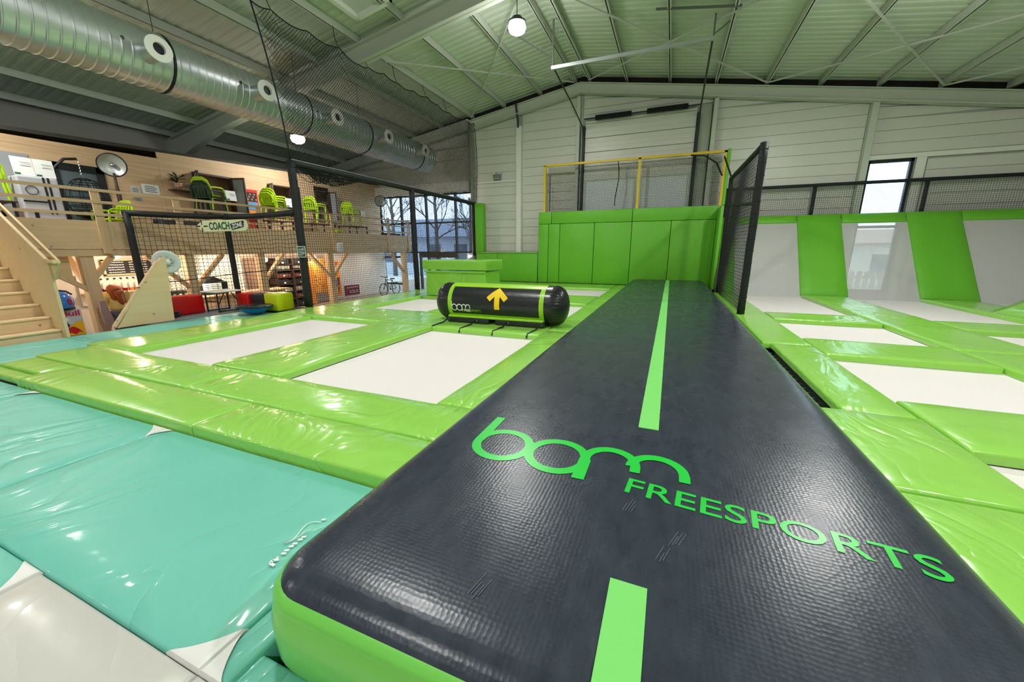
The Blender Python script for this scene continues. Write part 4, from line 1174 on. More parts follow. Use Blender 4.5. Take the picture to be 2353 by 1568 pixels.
struct(MB().box(XL, MBK-.05, 1.0, 18.95, 1.9, 2.0).build('floor_rooms', ROOM))
# lower wall behind bar
wl = struct(MB().box(MBK-.15, MBK, 1.0, 19.0, ZF, 2.05).build('wall_bar', WALLW))
struct(MB().box(MBK-.1, -14.3, 3.0, 3.1, ZF, 1.9).build('wall_stairs', WALLW))

# windows of the upper rooms, both sashes open into the balcony
def casement(n, y0, y1, z0, z1, la=1, ra=1):
    mb = MB()
    for a in ((y0, y0+.06, z0, z1), (y1-.06, y1, z0, z1), (y0, y1, z0, z0+.05), (y0, y1, z1-.06, z1)): mb.box(MBK-.12, MBK+.03, a[0], a[1], a[2], a[3])
    wi = struct(mb.build('window_%d' % n, BROWNF))
    h = (y1-y0)*.40
    for on, yy, sg_ in ((la, y0+.03, -1), (ra, y1-.03, 1)):
        if not on: continue
        d = Vector((.95, sg_*.30, 0)).normalized(); o = Vector((MBK+.03, yy, 0)); e_ = o+d*h
        mb = MB()
        for t0, t1 in ((0, .06), (h-.06, h)): mb.bar((o.x+d.x*(t0+t1)/2, o.y+d.y*(t0+t1)/2, z0+.02), (o.x+d.x*(t0+t1)/2, o.y+d.y*(t0+t1)/2, z1-.02), .06, .05, d)
        for zz in (z0+.05, z1-.05): mb.bar((o.x, o.y, zz), (e_.x, e_.y, zz), .05, .06)
        s_ = mb.build('sash', BROWNF, wi)
        MB().prism([(o.x, o.y, z0+.07), (e_.x, e_.y, z0+.07), (e_.x, e_.y, z1-.07), (o.x, o.y, z1-.07)], (0, .008, 0)).build('pane', GLASSP, s_)
GLASSP = mat('sash_glass', (150, 156, 158), rough=.12, spec=.6)
casement(5, *OPEN[1]); casement(6, *OPEN[2]); casement(7, *OPEN[3], 0, 1)
# balcony door
mb = MB()
for a in ((5.66, 5.84, 2.05, 4.10), (6.62, 6.80, 2.05, 4.10), (5.66, 6.80, 3.92, 4.10)): mb.box(MBK-.05, MBK+.03, a[0], a[1], a[2], a[3])
dd = struct(mb.build('door_2', BLACKF))
MB().box(MBK-.04, MBK, 5.84, 6.62, 2.05, 3.92).build('pane', mat('door_glass', (92, 106, 110), rough=.15), dd)
tag(MB().box(MBK+.002, MBK+.03, 4.2, 5.32, 2.05, 4.18).build('grey_panel', PASTE('panel_grey', (158, 162, 166))), 'flat grey panel on the plank wall at the left picture edge', 'panel')

# ------------------------------------------------------------------ stairs
st = thing('staircase', 'birch plywood staircase climbing to the balcony at the left edge', 'stairs', (-12.5, 2.5, ZF))
x, z = -11.02, -.09
for k in range(-2, 9):
    xn = -11.33-.315*k; zn = .153+.242*k
    MB().bbox(xn-.34, xn+.03, .6, 3.57, zn-.045, zn, b=.012, seg=1).build('tread', PLY, st)
    MB().box(xn-.02, xn, .6, 3.57, zn-.242, zn-.045).build('riser', PINEX, st)
    if False: pass
MB().prism([(-11.16, 3.57, ZF), (-11.10, 3.57, 1.50), (-13.93, 3.57, 3.27), (-13.93, 3.57, 1.98), (-11.9, 3.57, ZF)], (0, .045, 0)).build('side_panel', PLY, st)
MB().bar((-11.07, 3.55, 1.52), (-13.93, 3.55, 3.31), .05, .07).build('handrail', PLY, st)
MB().bar((-11.07, 3.70, 1.50), (-13.93, 3.70, 3.29), .04, .06).build('handrail', PLY, st)
MB().box(-11.2, -10.76, 3.53, 3.63, 1.47, 1.53).build('rail_end', PLY, st)
MB().prism([(-11.1, 3.60, 1.47), (-10.8, 3.60, 1.47), (-11.08, 3.60, 1.15)], (0, .04, 0)).build('bracket', PLY, st)
# steps down from the deck to the bar
t = tag(MB().box(-12.5, -11.3, 3.62, 4.42, ZF, -.25).build('entry_step', WHITEP), 'white step box at the foot of the stairs beside the drinks cooler', 'step')
# triangular guard panel
tg = thing('guard_panel', 'triangular plywood guard panel beside the deck steps', 'panel', (-11.4, 5, 0))
MB().prism([(-11.47, 4.46, .0), (-11.47, 5.56, .0), (-11.47, 5.64, 1.53), (-11.47, 5.55, 1.53), (-11.47, 5.42, 1.40)], (.05, 0, 0)).build('board', PLY, tg)
MB().bar((-11.46, 4.42, .03), (-11.46, 5.46, 1.43), .09, .05, (0, -1, 1)).build('batten', PINEZ, tg)
MB().tube([(-11.41+.03*math.cos(t_), 4.98+.03*math.sin(t_), .86) for t_ in [k*.785 for k in range(8)]], .008, 5, closed=True).build('hook', BLACKP, tg)
fn = thing('wall_fan', 'round white fan mounted on top of the triangular plywood panel', 'fan', (-11.42, 5.7, 1.3))
fd = Vector((.72, -.62, -.12)).normalized(); fc = Vector((-11.52, 5.70, 1.43))
MB().lathe(fc, fd, [(.0, -.14), (.14, -.13), (.19, -.05), (.20, .0), (.27, .03), (.28, .05), (.26, .06), (.20, .05), (.12, .0), (.0, -.02)], 28).build('housing', mat('fan_plastic', (222, 226, 228), rough=.35), fn, smooth='all')
MB().lathe(fc+fd*.04, fd, [(0, .05), (.06, .045), (.085, .0), (.085, -.02)], 20).build('hub', mat('fan_hub', (226, 230, 230), rough=.4), fn, smooth='all')
mb = MB()
for k in range(7):
    a = k*2*math.pi/7; u = Vector((0, 0, 1))-fd*fd.z; u.normalize(); v = fd.cross(u)
    p = fc+fd*.015; e1 = u*math.cos(a)+v*math.sin(a); e2 = u*math.cos(a+.5)+v*math.sin(a+.5)
    mb.add([p+e1*.06, p+e1*.19, p+e2*.19+fd*.02, p+e2*.06+fd*.015], [(0, 1, 2, 3)])
mb.build('blades', mat('fan_blade', (206, 208, 206), rough=.4), fn)

# ------------------------------------------------------------------ drinks cooler by the stairs
cl = thing('drinks_cooler', 'drinks cooler with blue domed lid and red bull artwork by the stairs', 'cooler', (-12.95, 4.3, -.25))
MB().bbox(-13.2, -12.75, 3.62, 4.42, -.25, .38, b=.02).build('cabinet', PASTE('cooler_silver', (196, 200, 208)), cl)
BLUE = mat('cooler_blue', (58, 120, 205), rough=.18, coat=.3)
MB().lathe((-12.98, 3.98, .42), (0, 0, 1), [(.40, 0), (.43, .08), (.42, .20), (.36, .32), (.24, .40), (0, .43)], 24).build('dome_lid', BLUE, cl, smooth='all')
MB().lathe((-12.98, 3.98, .38), (0, 0, 1), [(.42, 0), (.42, .045), (.2, .05)], 24).build('black_rim', BLACKP, cl)
MB().tube([(-12.6, 3.75, .78), (-12.62, 4.0, .86), (-12.72, 4.25, .80), (-12.8, 4.35, .72)], .02, 6).build('lid_handle', BLACKP, cl, smooth='all')
MB().bbox(-12.66, -12.60, 4.20, 4.27, .50, .64, b=.02).build('latch', PASTE('latch_red', (150, 40, 70)), cl)
XC = -12.745
def cpoly(name, pts, m, dx=0.0): MB().prism([(XC+dx, y, z_) for y, z_ in pts], (.004, 0, 0)).build(name, m, cl)
cpoly('blue_field', [(3.66, -.22), (4.0, -.22), (4.18, .02), (4.02, .34), (3.66, .34)], PASTE('art_navy', (26, 40, 110)))
cpoly('sun_disc', [(4.12, -.22), (4.40, -.22), (4.40, .10), (4.3, .08), (4.2, .03), (4.13, -.08)], PASTE('art_yellow', (248, 190, 30)), .003)
cpoly('bull_figure', [(3.98, -.22), (4.02, -.12), (4.10, -.08), (4.17, -.02), (4.24, -.02), (4.31, -.09), (4.36, -.18), (4.30, -.15), (4.24, -.20), (4.16, -.15), (4.08, -.21)], PASTE('art_red', (205, 22, 30)), .006)
cpoly('violet_band', [(3.9, .22), (4.08, .22), (4.03, .34), (3.9, .34)], PASTE('art_violet', (140, 24, 100)), .004)
mb = MB(); text_on(mb, 'Bull', .17, (XC+.010, 4.07, .235), (0, 1, 0), (0, 0, 1), width=.30, bold=.004); mb.build('lettering', PASTE('art_red2', (196, 20, 80)), cl, recalc=False)
MB().box(XC+.005, XC+.008, 4.05, 4.18, .13, .19).build('label', PAPER, cl)
tag(MB().lathe((-13.1, 5.0, ZF), (0, 0, 1), [(0, 0), (.34, 0), (.36, .03), (.30, .05), (0, .05)], 20).build('round_mat', BLACKP), 'flat black object on the bar floor below the steps', 'mat') 
tag(MB().box(-12.6, -12.2, 4.5, 5.1, -.42, -.37).box(-12.55, -12.25, 4.55, 5.05, ZF, -.42).build('black_stool', BLACKP), 'low black stool beside the triangular plywood panel', 'stool')
tw = tag(MB().prism([(-13.84, 5.16, .42), (-13.84, 5.27, .42), (-13.84, 5.34, .0), (-13.84, 5.36, -.22), (-13.84, 5.26, -.32), (-13.84, 5.17, -.2), (-13.84, 5.14, .1)], (.05, 0, 0)).build('hanging_cloth', PASTE('cloth_mauve', (176, 146, 142))), 'mauve cloth hanging on the timber post by the woman', 'cloth')
tag(MB().bbox(-15.95, -15.85, 3.2, 4.9, ZF, 1.3, b=.01).build('white_cabinet', PASTE('cabinet_white', (222, 210, 204))), 'tall pale cabinet front behind the drinks cooler', 'cabinet')

# ------------------------------------------------------------------ person at the bar (seen from behind)
pe = thing('person', 'person with long red hair in a yellow jumper and grey jeans standing at the bar', 'person', (-14.35, 5.72, ZF))
def skinned(name, pts, edges, rad, m, par, lvl=2, root=0):
    me = bpy.data.meshes.new(name); me.from_pydata(pts, edges, []); o = bpy.data.objects.new(name, me); COL.objects.link(o)
    sk = o.modifiers.new('s', 'SKIN'); ss = o.modifiers.new('d', 'SUBSURF'); ss.levels = lvl; ss.render_levels = lvl
    sv = me.skin_vertices[0].data
    for i, r_ in enumerate(rad): sv[i].radius = r_ if isinstance(r_, tuple) else (r_, r_)
    sv[root].use_root = True
    dg = bpy.context.evaluated_depsgraph_get(); nm = bpy.data.meshes.new_from_object(o.evaluated_get(dg))
    bpy.data.objects.remove(o); nm.name = name
    nm.materials.clear(); nm.materials.append(m); nm.polygons.foreach_set('use_smooth', [True]*len(nm.polygons))
    ob = bpy.data.objects.new(name, nm); COL.objects.link(ob); ob.parent = par
    return ob
# local coords: person faces -x (toward the bar), y = her right..left
SKIN = PASTE('skin', (224, 178, 150)); JUMP = mat('jumper_yellow', (236, 208, 128), rough=.85, bump=.3, bscale=40, bdist=.01); JEAN = PASTE('jeans_grey', (98, 104, 112), .8)
body_p = [(0, 0, .86), (0, 0, 1.02), (-.02, 0, 1.20), (-.03, 0, 1.34), (-.04, 0, 1.42), (-.06, 0, 1.50), (-.08, 0, 1.58),
          (.0, .09, .80), (-.01, .10, .45), (.02, .10, .08), (-.12, .10, .03), (.0, -.09, .80), (-.01, -.10, .45), (.02, -.10, .08), (-.12, -.10, .03),
          (-.02, .17, 1.33), (-.03, .25, 1.10), (-.22, .24, 1.02), (-.30, .23, 1.02), (-.02, -.17, 1.33), (-.03, -.25, 1.10), (-.22, -.22, 1.02), (-.30, -.21, 1.02)]
body_e = [(0, 1), (1, 2), (2, 3), (3, 4), (4, 5), (5, 6), (0, 7), (7, 8), (8, 9), (9, 10), (0, 11), (11, 12), (12, 13), (13, 14), (3, 15), (15, 16), (16, 17), (17, 18), (3, 19), (19, 20), (20, 21), (21, 22)]
body_r = [(.12, .16), (.10, .13), (.11, .15), (.10, .15), .05, .085, .075, .085, .06, .045, .035, .085, .06, .045, .035, .05, .042, .035, .028, .05, .042, .035, .028]
skinned('body', body_p, body_e, body_r, SKIN, pe)
jp = [(0, 0, .84), (0, 0, 1.0), (-.02, 0, 1.2), (-.03, 0, 1.34), (-.035, 0, 1.40), (-.02, .18, 1.33), (-.03, .27, 1.10), (-.2, .255, 1.02), (-.02, -.18, 1.33), (-.03, -.27, 1.10), (-.2, -.235, 1.02)]
je = [(0, 1), (1, 2), (2, 3), (3, 4), (3, 5), (5, 6), (6, 7), (3, 8), (8, 9), (9, 10)]
skinned('jumper', jp, je, [(.18, .23), (.17, .21), (.165, .20), (.15, .19), .085, .11, .10, .06, .11, .10, .06], JUMP, pe)
lp = [(0, 0, .84), (.0, .09, .76), (-.01, .10, .45), (.02, .10, .10), (.0, -.09, .76), (-.01, -.10, .45), (.02, -.10, .10)]
skinned('jeans', lp, [(0, 1), (1, 2), (2, 3), (0, 4), (4, 5), (5, 6)], [(.145, .17), .105, .078, .06, .105, .078, .06], JEAN, pe)
HAIR = mat('red_hair', (168, 84, 34), rough=.5, var=.3, vscale=22, bump=.5, bscale=60, bstretch=(3, 3, .4), bdist=.01)
hp = [(-.07, 0, 1.545), (-.02, 0, 1.545), (.04, .01, 1.42), (.09, .04, 1.26), (.12, .07, 1.10), (.12, .09, 1.0)]
hp += [(.03, .10, 1.42), (.07, .13, 1.24), (.10, .15, 1.06), (.03, -.09, 1.42), (.07, -.07, 1.24), (.09, -.02, 1.08)]
skinned('hair', hp, [(0, 1), (1, 2), (2, 3), (3, 4), (4, 5), (1, 6), (6, 7), (7, 8), (1, 9), (9, 10), (10, 11)], [.11, .16, .12, (.10, .11), (.085, .10), (.03, .04), .09, .075, .03, .085, .07, .03], HAIR, pe)
skinned('shoe', [(.03, .10, .05), (-.06, .10, .04), (-.16, .10, .035)], [(0, 1), (1, 2)], [.05, .05, .04], BLACKP, pe, 1)
skinned('shoe', [(.03, -.10, .05), (-.06, -.10, .04), (-.16, -.10, .035)], [(0, 1), (1, 2)], [.05, .05, .04], BLACKP, pe, 1)
pe.rotation_euler = (0, 0, math.radians(-8))
# ------------------------------------------------------------------ bar
ch = thing('menu_chalkboard', 'framed black chalkboard menu with white handwriting above the bar', 'sign', (-15.9, 6.6, 1.0))
MB().box(-15.9, -15.86, 6.24, 7.6, .99, 1.40).build('board', PASTE('chalk_black', (38, 34, 34)), ch)
mb = MB()
for a in ((6.20, 7.64, .96, .995), (6.20, 6.245, .96, 1.43), (7.595, 7.64, .96, 1.43), (6.20, 7.64, 1.395, 1.43)): mb.box(-15.91, -15.84, *a)
mb.build('frame', PINEX, ch)
mb = MB(); rnd = random.Random(11)
for r_ in range(5):
    for y0, y1 in ((6.32, 6.70), (6.83, 6.93), (7.0, 7.28), (7.40, 7.54)):
        y = y0
        while y < y1:
            L = rnd.uniform(.03, .07); zz = 1.345-r_*.075+rnd.uniform(-.006, .006)
            mb.box(-15.858, -15.855, y, min(y+L, y1), zz-.009, zz+.012); y += L+.012
mb.build('handwriting', PAPER, ch)
def pegdots():
    m = mat('pegboard_white', (240, 238, 232), rough=.6); nt = m.node_tree; b = nt.nodes['Principled BSDF']
    geo = nt.nodes.new('ShaderNodeNewGeometry'); vo = nt.nodes.new('ShaderNodeTexVoronoi'); vo.inputs['Randomness'].default_value = 0; vo.inputs['Scale'].default_value = 8
    nt.links.new(geo.outputs['Position'], vo.inputs['Vector'])
    cr = nt.nodes.new('ShaderNodeMath'); cr.operation = 'GREATER_THAN'; cr.inputs[1].default_value = .17
    sp_ = nt.nodes.new('ShaderNodeSeparateXYZ'); 
    # distance in the y/z plane only
    mp = nt.nodes.new('ShaderNodeMapping'); mp.inputs['Scale'].default_value = (0, 1, 1)
    nt.links.new(geo.outputs['Position'], mp.inputs['Vector']); nt.links.new(mp.outputs['Vector'], vo.inputs['Vector'])
    nt.links.new(vo.outputs['Distance'], cr.inputs[0])
    mx = nt.nodes.new('ShaderNodeMix'); mx.data_type = 'RGBA'; mx.inputs['A'].default_value = lin((120, 110, 100)); mx.inputs['B'].default_value = lin((240, 238, 232))
    nt.links.new(cr.outputs[0], mx.inputs['Factor']); nt.links.new(mx.outputs['Result'], b.inputs['Base Color'])
    return m
tag(MB().box(-15.97, -15.93, 7.75, 10.35, -.1, 1.6).build('pegboard', pegdots()), 'white perforated pegboard on the wall behind the bar', 'pegboard')
tag(MB().box(-15.97, -15.93, 5.6, 7.7, .1, 1.0).build('tap_board', PASTE('tap_white', (238, 226, 214))), 'white panel with a row of small black taps behind the bottles', 'panel')
for k in range(11):
    tag(MB().lathe((-15.93, 5.95+k*.155, .86), (1, 0, 0), [(0, 0), (.025, 0), (.025, .05), (0, .05)], 8).build('coat_knob', BLACKP), '%s small black knob from the left above the bottle shelf' % ORD[k], 'knob', 'black knobs above the bottle shelf')
sh = tag(MB().box(-15.93, -15.68, 5.6, 7.7, .44, .48).build('bottle_shelf', PINEX), 'pine wall shelf carrying the row of jars behind the person', 'shelf')
rnd = random.Random(2)
for k in range(10):
    y = 5.95+k*.155; h = .20+.05*rnd.random()
    t = thing('syrup_jar', '%s jar from the left on the shelf behind the person' % ORD[k], 'jar', (-15.8, y, .48), group='jars on the bottle shelf')
    c_ = [(110, 18, 26), (90, 16, 22), (150, 70, 40), (100, 20, 26), (110, 18, 30), (190, 110, 70), (224, 170, 60)][k % 7]
    MB().bbox(-15.85, -15.75, y-.05, y+.05, .48, .48+h*.35, b=.01).build('content', PASTE('syrup_%d' % (k % 7), c_, .2), t)
    MB().bbox(-15.85, -15.75, y-.05, y+.05, .48+h*.35, .48+h, b=.01).build('glass', PASTE('jar_glass', (220, 212, 206), .15), t)
    MB().cyl((-15.8, y, .48+h), (-15.8, y, .48+h+.03), .045, 10).build('lid', PASTE('jar_lid', (230, 226, 220)), t)
bc = thing('bar_counter', 'long wooden bar counter below the balcony', 'counter', (-15, 9.5, ZF))
MB().box(-15.25, -14.75, 6.6, 11.2, ZF, .12).build('front', PASTE('bar_front', (196, 168, 140)), bc)
MB().bbox(-15.35, -14.65, 6.5, 11.3, .12, .18, b=.01, seg=1).build('worktop', PINEX, bc)
cm = thing('coffee_machine', 'dark coffee machine with a white price card on the bar', 'machine', (-14.95, 8.6, .18))
MB().bbox(-15.2, -14.75, 8.2, 9.0, .18, .62, b=.03).build('body', BLACKP, cm)
MB().prism([(-14.80, 8.25, .62), (-14.80, 8.95, .62), (-14.80, 8.6, .80)], (-.3, 0, 0)).build('hood', BLACKP, cm)
MB().box(-14.72, -14.70, 8.15, 8.75, .34, .58).build('card', PASTE('card_mint', (206, 226, 220)), cm)
mb = MB()
for k in range(3): mb.box(-14.70, -14.697, 8.22, 8.68, .39+k*.06, .41+k*.06)
mb.build('lettering', INK, cm)
for k in range(5):
    tag(MB().lathe((-14.8, 7.0+k*.16, .18), (0, 0, 1), [(0, 0), (.05, 0), (.065, .14), (.058, .14), (.045, .01)], 12).build('cup', PAPER if k % 2 else PASTE('cup_mint', (120, 190, 160))), '%s cup from the left on the bar counter' % ORD[k], 'cup', 'cups on the bar')
tag(MB().bbox(-15.1, -14.75, 7.25, 7.9, .18, .42, b=.02).build('till', BLACKP), 'black till with keys on the bar', 'till')
# pendant globes; the last two are added to light the bar wall
for k, (x, y, z_) in enumerate(((-14.7, 10.5, 1.33), (-14.7, 11.05, 1.33), (-14.6, 8.05, .78), (-15.2, 6.3, 1.55), (-15.3, 13.3, 1.35))):
    t = thing('globe_lamp', ['left of two white globe lamps above the bar end', 'right of two white globe lamps above the bar end', 'low white globe lamp above the coffee machine', 'added warm fill lamp above the bottles', 'added warm fill lamp lighting the orange boards'][k], 'lamp', (x, y, z_), group='bar lamps')
    MB().lathe((x, y, z_), (0, 0, 1), [(0, -.09), (.05, -.075), (.085, -.03), (.09, 0), (.08, .045), (.045, .08), (.02, .10)], 14).build('globe', mat('globe_white', (255, 232, 196), emit=4.0), t, smooth='all')
    MB().tube([(x, y, z_+.1), (x, y, 1.95)], .008, 5).build('cord', BLACKP, t)
    pd = bpy.data.lights.new('globe_light', 'POINT'); pd.energy = 42; pd.color = (1, .80, .58); pd.shadow_soft_size = .09
    po = bpy.data.objects.new('globe_light', pd); COL.objects.link(po); po.parent = t; po.location = (.16, 0, -.16)
# fill lamps added below the balcony to brighten the wall and the person
for k, (x, y) in enumerate(((-14.6, 4.0), (-14.42, 6.75), (-15.1, 9.4), (-15.0, 12.2), (-14.9, 15.2), (-14.9, 17.2))):
    t = thing('balcony_fill', '%s added fill lamp from the left below the balcony' % ORD[k], 'lamp', (x, y, 1.74), group='added fill lamps below the balcony')
    MB().box(x-.12, x+.12, y-.12, y+.12, 1.76, 1.93).build('housing', WHITEP, t)
    MB().lathe((x, y, 1.76), (0, 0, -1), [(.09, 0), (.09, .02), (.06, .02), (.055, .005), (0, .005)], 14).build('ring', WHITEP, t)
    MB().lathe((x, y, 1.755), (0, 0, -1), [(.054, .012), (0, .012)], 14).build('lens', mat('fill_lens', (255, 240, 214), emit=6.0), t)
    ad_ = bpy.data.lights.new('fill_light', 'AREA'); ad_.shape = 'DISK'; ad_.size = .12; ad_.energy = 20; ad_.color = (1, .90, .76) if k < 4 else (1, .96, .9)
    ao = bpy.data.objects.new('fill_light', ad_); COL.objects.link(ao); ao.parent = t; ao.location = (0, 0, -.04)
# shelving and boards
su = thing('storage_shelf', 'dark open shelf unit filled with equipment under the balcony', 'shelf unit', (-15.7, 12.2, ZF))
MB().box(-15.95, -15.9, 11.4, 13.1, ZF, 1.35).build('back', BLACKP, su)
for y in (11.4, 12.2, 13.05): MB().box(-15.9, -15.4, y, y+.05, ZF, 1.35).build('side', BROWNF, su)
rows_ = [-.75, -.42, -.1, .22, .52, .82, 1.08, 1.32]
for z_ in rows_: MB().box(-15.9, -15.42, 11.4, 13.1, z_, z_+.03).build('board', BROWNF, su)
rnd = random.Random(8); PALS = [(40, 40, 42), (120, 60, 50), (150, 150, 140), (70, 80, 60), (170, 60, 40), (60, 60, 66)]
POS = ['bottom', 'second lowest', 'third lowest', 'fourth', 'fifth', 'second highest', 'top']
for ri, z_ in enumerate(rows_[:-1]):
    for ci in (0, 1):
        y = 11.48+ci*.8; hh = .20+.05*rnd.random() if ri != 4 else .16
        t = thing('storage_crate', 'equipment crate in the %s row, %s side of the dark shelf unit' % (POS[ri], ('left', 'right')[ci]), 'crate', (-15.6, y+.3, z_+.03), group='crates in the dark shelf')
        MB().bbox(-15.75, -15.45, y, y+.62, z_+.03, z_+.03+hh*.75, b=.02).build('crate', PASTE('crate_%d' % (ri % 3), PALS[ri % 3]), t)
        mb = MB()
        for q in range(5): mb.lathe((-15.58+.06*rnd.random(), y+.1+q*.1, z_+.03+hh*.75), (rnd.uniform(-.3, .3), rnd.uniform(-.3, .3), 1), [(0, -.02), (.05, .0), (.045, .04), (0, .06)], 8)
        mb.build('gear', PASTE('gear_%d' % ((ri+ci) % 6), PALS[(ri*2+ci+2) % 6]), t)
        MB().box(-15.45, -15.44, y+.26, y+.36, z_+.06, z_+.12).build('tag', PAPER, t)
for k, (y0, y1, c_) in enumerate(((10.45, 10.62, (132, 108, 92)), (10.64, 10.85, (150, 128, 112)), (10.87, 11.1, (120, 100, 88)), (11.12, 11.36, (104, 92, 84)))):
    tag(MB().box(-15.9-.02*k, -15.86-.02*k, y0, y1, ZF, 1.38).build('leaning_board', PASTE('board_%d' % k, c_)), ['first', 'second', 'third', 'fourth'][k]+' weathered board from the left beside the dark shelf unit', 'board', 'boards beside the shelf unit')
OR1 = mat('orange_board', (236, 150, 56), rough=.5, var=.1, vscale=8); OR2 = mat('amber_board', (244, 178, 80), rough=.5, var=.1, vscale=8)
tag(MB().prism([(-15.3, 12.6, 1.05), (-15.3, 12.75, 1.18), (-15.3, 13.1, 1.2), (-15.3, 13.15, -.75), (-15.3, 12.85, -.75), (-15.3, 12.88, .3), (-15.3, 12.8, .75)], (.05, 0, 0)).build('wakeboard', OR1), 'curved orange board hanging left of the net post', 'board')
bd = thing('notice_board', 'amber notice board with dark drawings right of the net post', 'board', (-15.5, 13.9, .3))
MB().box(-15.6, -15.56, 13.35, 14.05, -.3, 1.3).build('board', OR2, bd)
mb = MB(); rnd = random.Random(4)
for k in range(22): y = rnd.uniform(13.4, 13.95); z_ = rnd.uniform(-.1, 1.2); mb.bar((-15.555, y, z_), (-15.555, y+rnd.uniform(-.1, .1), z_+rnd.uniform(-.08, .08)), .02, .006, (1, 0, 0))
mb.build('drawing', INK, bd)
sl = thing('toy_rack', 'orange wooden rack with small goods and a purple bag', 'rack', (-15.4, 14.4, -.5))
for y in (14.1, 14.75): MB().box(-15.6, -15.4, y, y+.05, -.55, 1.15).build('upright', OR1, sl)
for z_ in (-.55, -.1, .35, .75, 1.1): MB().box(-15.6, -15.38, 14.1, 14.8, z_, z_+.04).build('shelf_board', OR1, sl)
tag(MB().bbox(-15.52, -15.36, 14.22, 14.6, -.06, .3, b=.06, seg=3).build('purple_bag', PASTE('bag_purple', (120, 120, 156))), 'grey-purple bag standing in the orange rack', 'bag')
rb = thing('red_sign', 'dark red board with white lettering low on the white wall', 'sign', (-15.4, 15.6, -.5))
MB().box(-15.42, -15.38, 15.0, 16.0, -.62, -.1).build('board', PASTE('sign_red', (120, 28, 32)), rb)
mb = MB(); text_on(mb, 'SOLIS', .2, (-15.375, 15.3, -.5), (0, 1, 0), (0, 0, 1), width=.6); 
for k in range(6): mb.box(-15.378, -15.374, 15.15+k*.13, 15.24+k*.13, -.23, -.19)
mb.build('lettering', PAPER, rb, recalc=False)
tag(MB().bbox(-14.02, -13.8, 13.35, 13.65, 1.6, 2.0, b=.03).build('speaker_box', PAPER), 'small white box mounted on the balcony edge beam', 'speaker')
# bicycle near the glazed corner
bi = thing('bicycle', 'dark bicycle parked by the low window of the glazed corner', 'bicycle', (-14.6, 17.6, ZF))
for yy in (17.0, 18.05): MB().tube([(-14.6, yy+.33*math.cos(k*math.pi/12), ZF+.34+.33*math.sin(k*math.pi/12)) for k in range(24)], .022, 6, closed=True).build('wheel', BLACKP, bi)
mb = MB()
for p, q in (((17.0, .34), (17.25, .86)), ((17.25, .86), (17.75, .82)), ((17.75, .82), (17.55, .3)), ((17.55, .3), (17.28, .75)), ((17.55, .3), (18.05, .34)), ((18.05, .34), (17.75, .82)), ((17.22, .86), (17.2, 1.02))): mb.tube([(-14.6, p[0], ZF+p[1]), (-14.6, q[0], ZF+q[1])], .02, 6)
mb.build('frame', BLACKP, bi); MB().tube([(-14.85, 17.12, ZF+1.05), (-14.6, 17.2, ZF+1.02), (-14.35, 17.12, ZF+1.05)], .018, 6).build('handlebar', BLACKP, bi)
MB().bbox(-14.67, -14.53, 17.66, 17.92, ZF+.86, ZF+.93, b=.025).build('saddle', BLACKP, bi)

# ------------------------------------------------------------------ poufs, table, balance board on the deck
def pouf(label, x0, x1, y0, y1, m, h=.5):
    tag(MB().bbox(x0, x1, y0, y1, .0, h, b=.045, seg=3).build('pouf', m, smooth='all'), label, 'pouf', 'cube poufs on the deck')
pouf('long red cube pouf beside the triangular plywood panel', -12.55, -12.0, 5.75, 6.62, RED)
tag(MB().bbox(-10.53, -10.0, 7.3, 7.83, .025, .515, b=.045, seg=3).build('pouf', LIMEL, smooth='all'), 'lime green cube pouf next to the tall net post', 'pouf', 'cube poufs on the deck')
pouf('black cube pouf between the red and the lime one', -11.06, -10.56, 7.28, 7.80, BLACKL)
pouf('small red cube pouf left of the black one', -11.60, -11.10, 7.22, 7.74, RED)
ft = thing('folding_table', 'low folding table with white top and black cross braced legs', 'table', (-11.7, 6.95, 0))
MB().bbox(-12.15, -11.45, 6.62, 7.36, .55, .59, b=.012, seg=1).build('tabletop', PASTE('table_white', (220, 214, 206)), ft)
for x in (-12.05, -11.55):
    for y in (6.70, 7.28): MB().cyl((x, y, 0.003), (x, y, .55), .022, 8).build('leg', BLACKP, ft)
for x in (-12.05, -11.55): MB().tube([(x, 6.70, .03), (x, 7.28, .03)], .018, 6).build('foot_bar', BLACKP, ft)
mb = MB()
for y, y2 in ((6.70, 6.9), (7.28, 7.08)): mb.tube([(-11.55, y, .2), (-11.55, y2, .55)], .014, 6)
mb.tube([(-12.05, 6.70, .3), (-11.55, 6.70, .3)], .014, 6); mb.build('cross_brace', BLACKP, ft)
bb = thing('balance_board', 'blue half-dome balance trainer turned over with black flat top', 'balance board', (-10.28, 6.85, .02))
MB().lathe((-10.3, 6.86, .025), (0, 0, 1), [(0, 0), (.12, .005), (.24, .05), (.33, .13), (.37, .20)], 28).build('dome', BLUEP, bb, smooth='all')
MB().lathe((-10.3, 6.86, .225), (0, 0, 1), [(.37, -.02), (.43, -.005), (.44, .012), (.42, .025), (0, .025)], 28).build('platform', BLACKP, bb, smooth=True)
MB().lathe((-10.3, 6.86, .25), (0, 0, 1), [(.10, 0), (.10, .012), (.06, .012)], 18).build('boss', BLACKP, bb)
for s in (-1, 1): MB().tube([(-10.3+s*.36, 6.86-.06, .24), (-10.3+s*.45, 6.86, .245), (-10.3+s*.36, 6.86+.06, .24)], .018, 6).build('grip', BLACKP, bb)
mb = MB(); rnd = random.Random(6); pts = []
for k in range(60):
    a = k*.55; r_ = .12+.10*rnd.random(); pts.append((-11.9+1.2*r_*math.cos(a), 5.62+1.5*r_*math.sin(a), .02+.0022*k+.01*rnd.random()))
tag(mb.tube(pts, .022, 6).build('cable_coil', BLACKP, smooth='all'), 'tangled black cable coil in front of the long red pouf', 'cable')

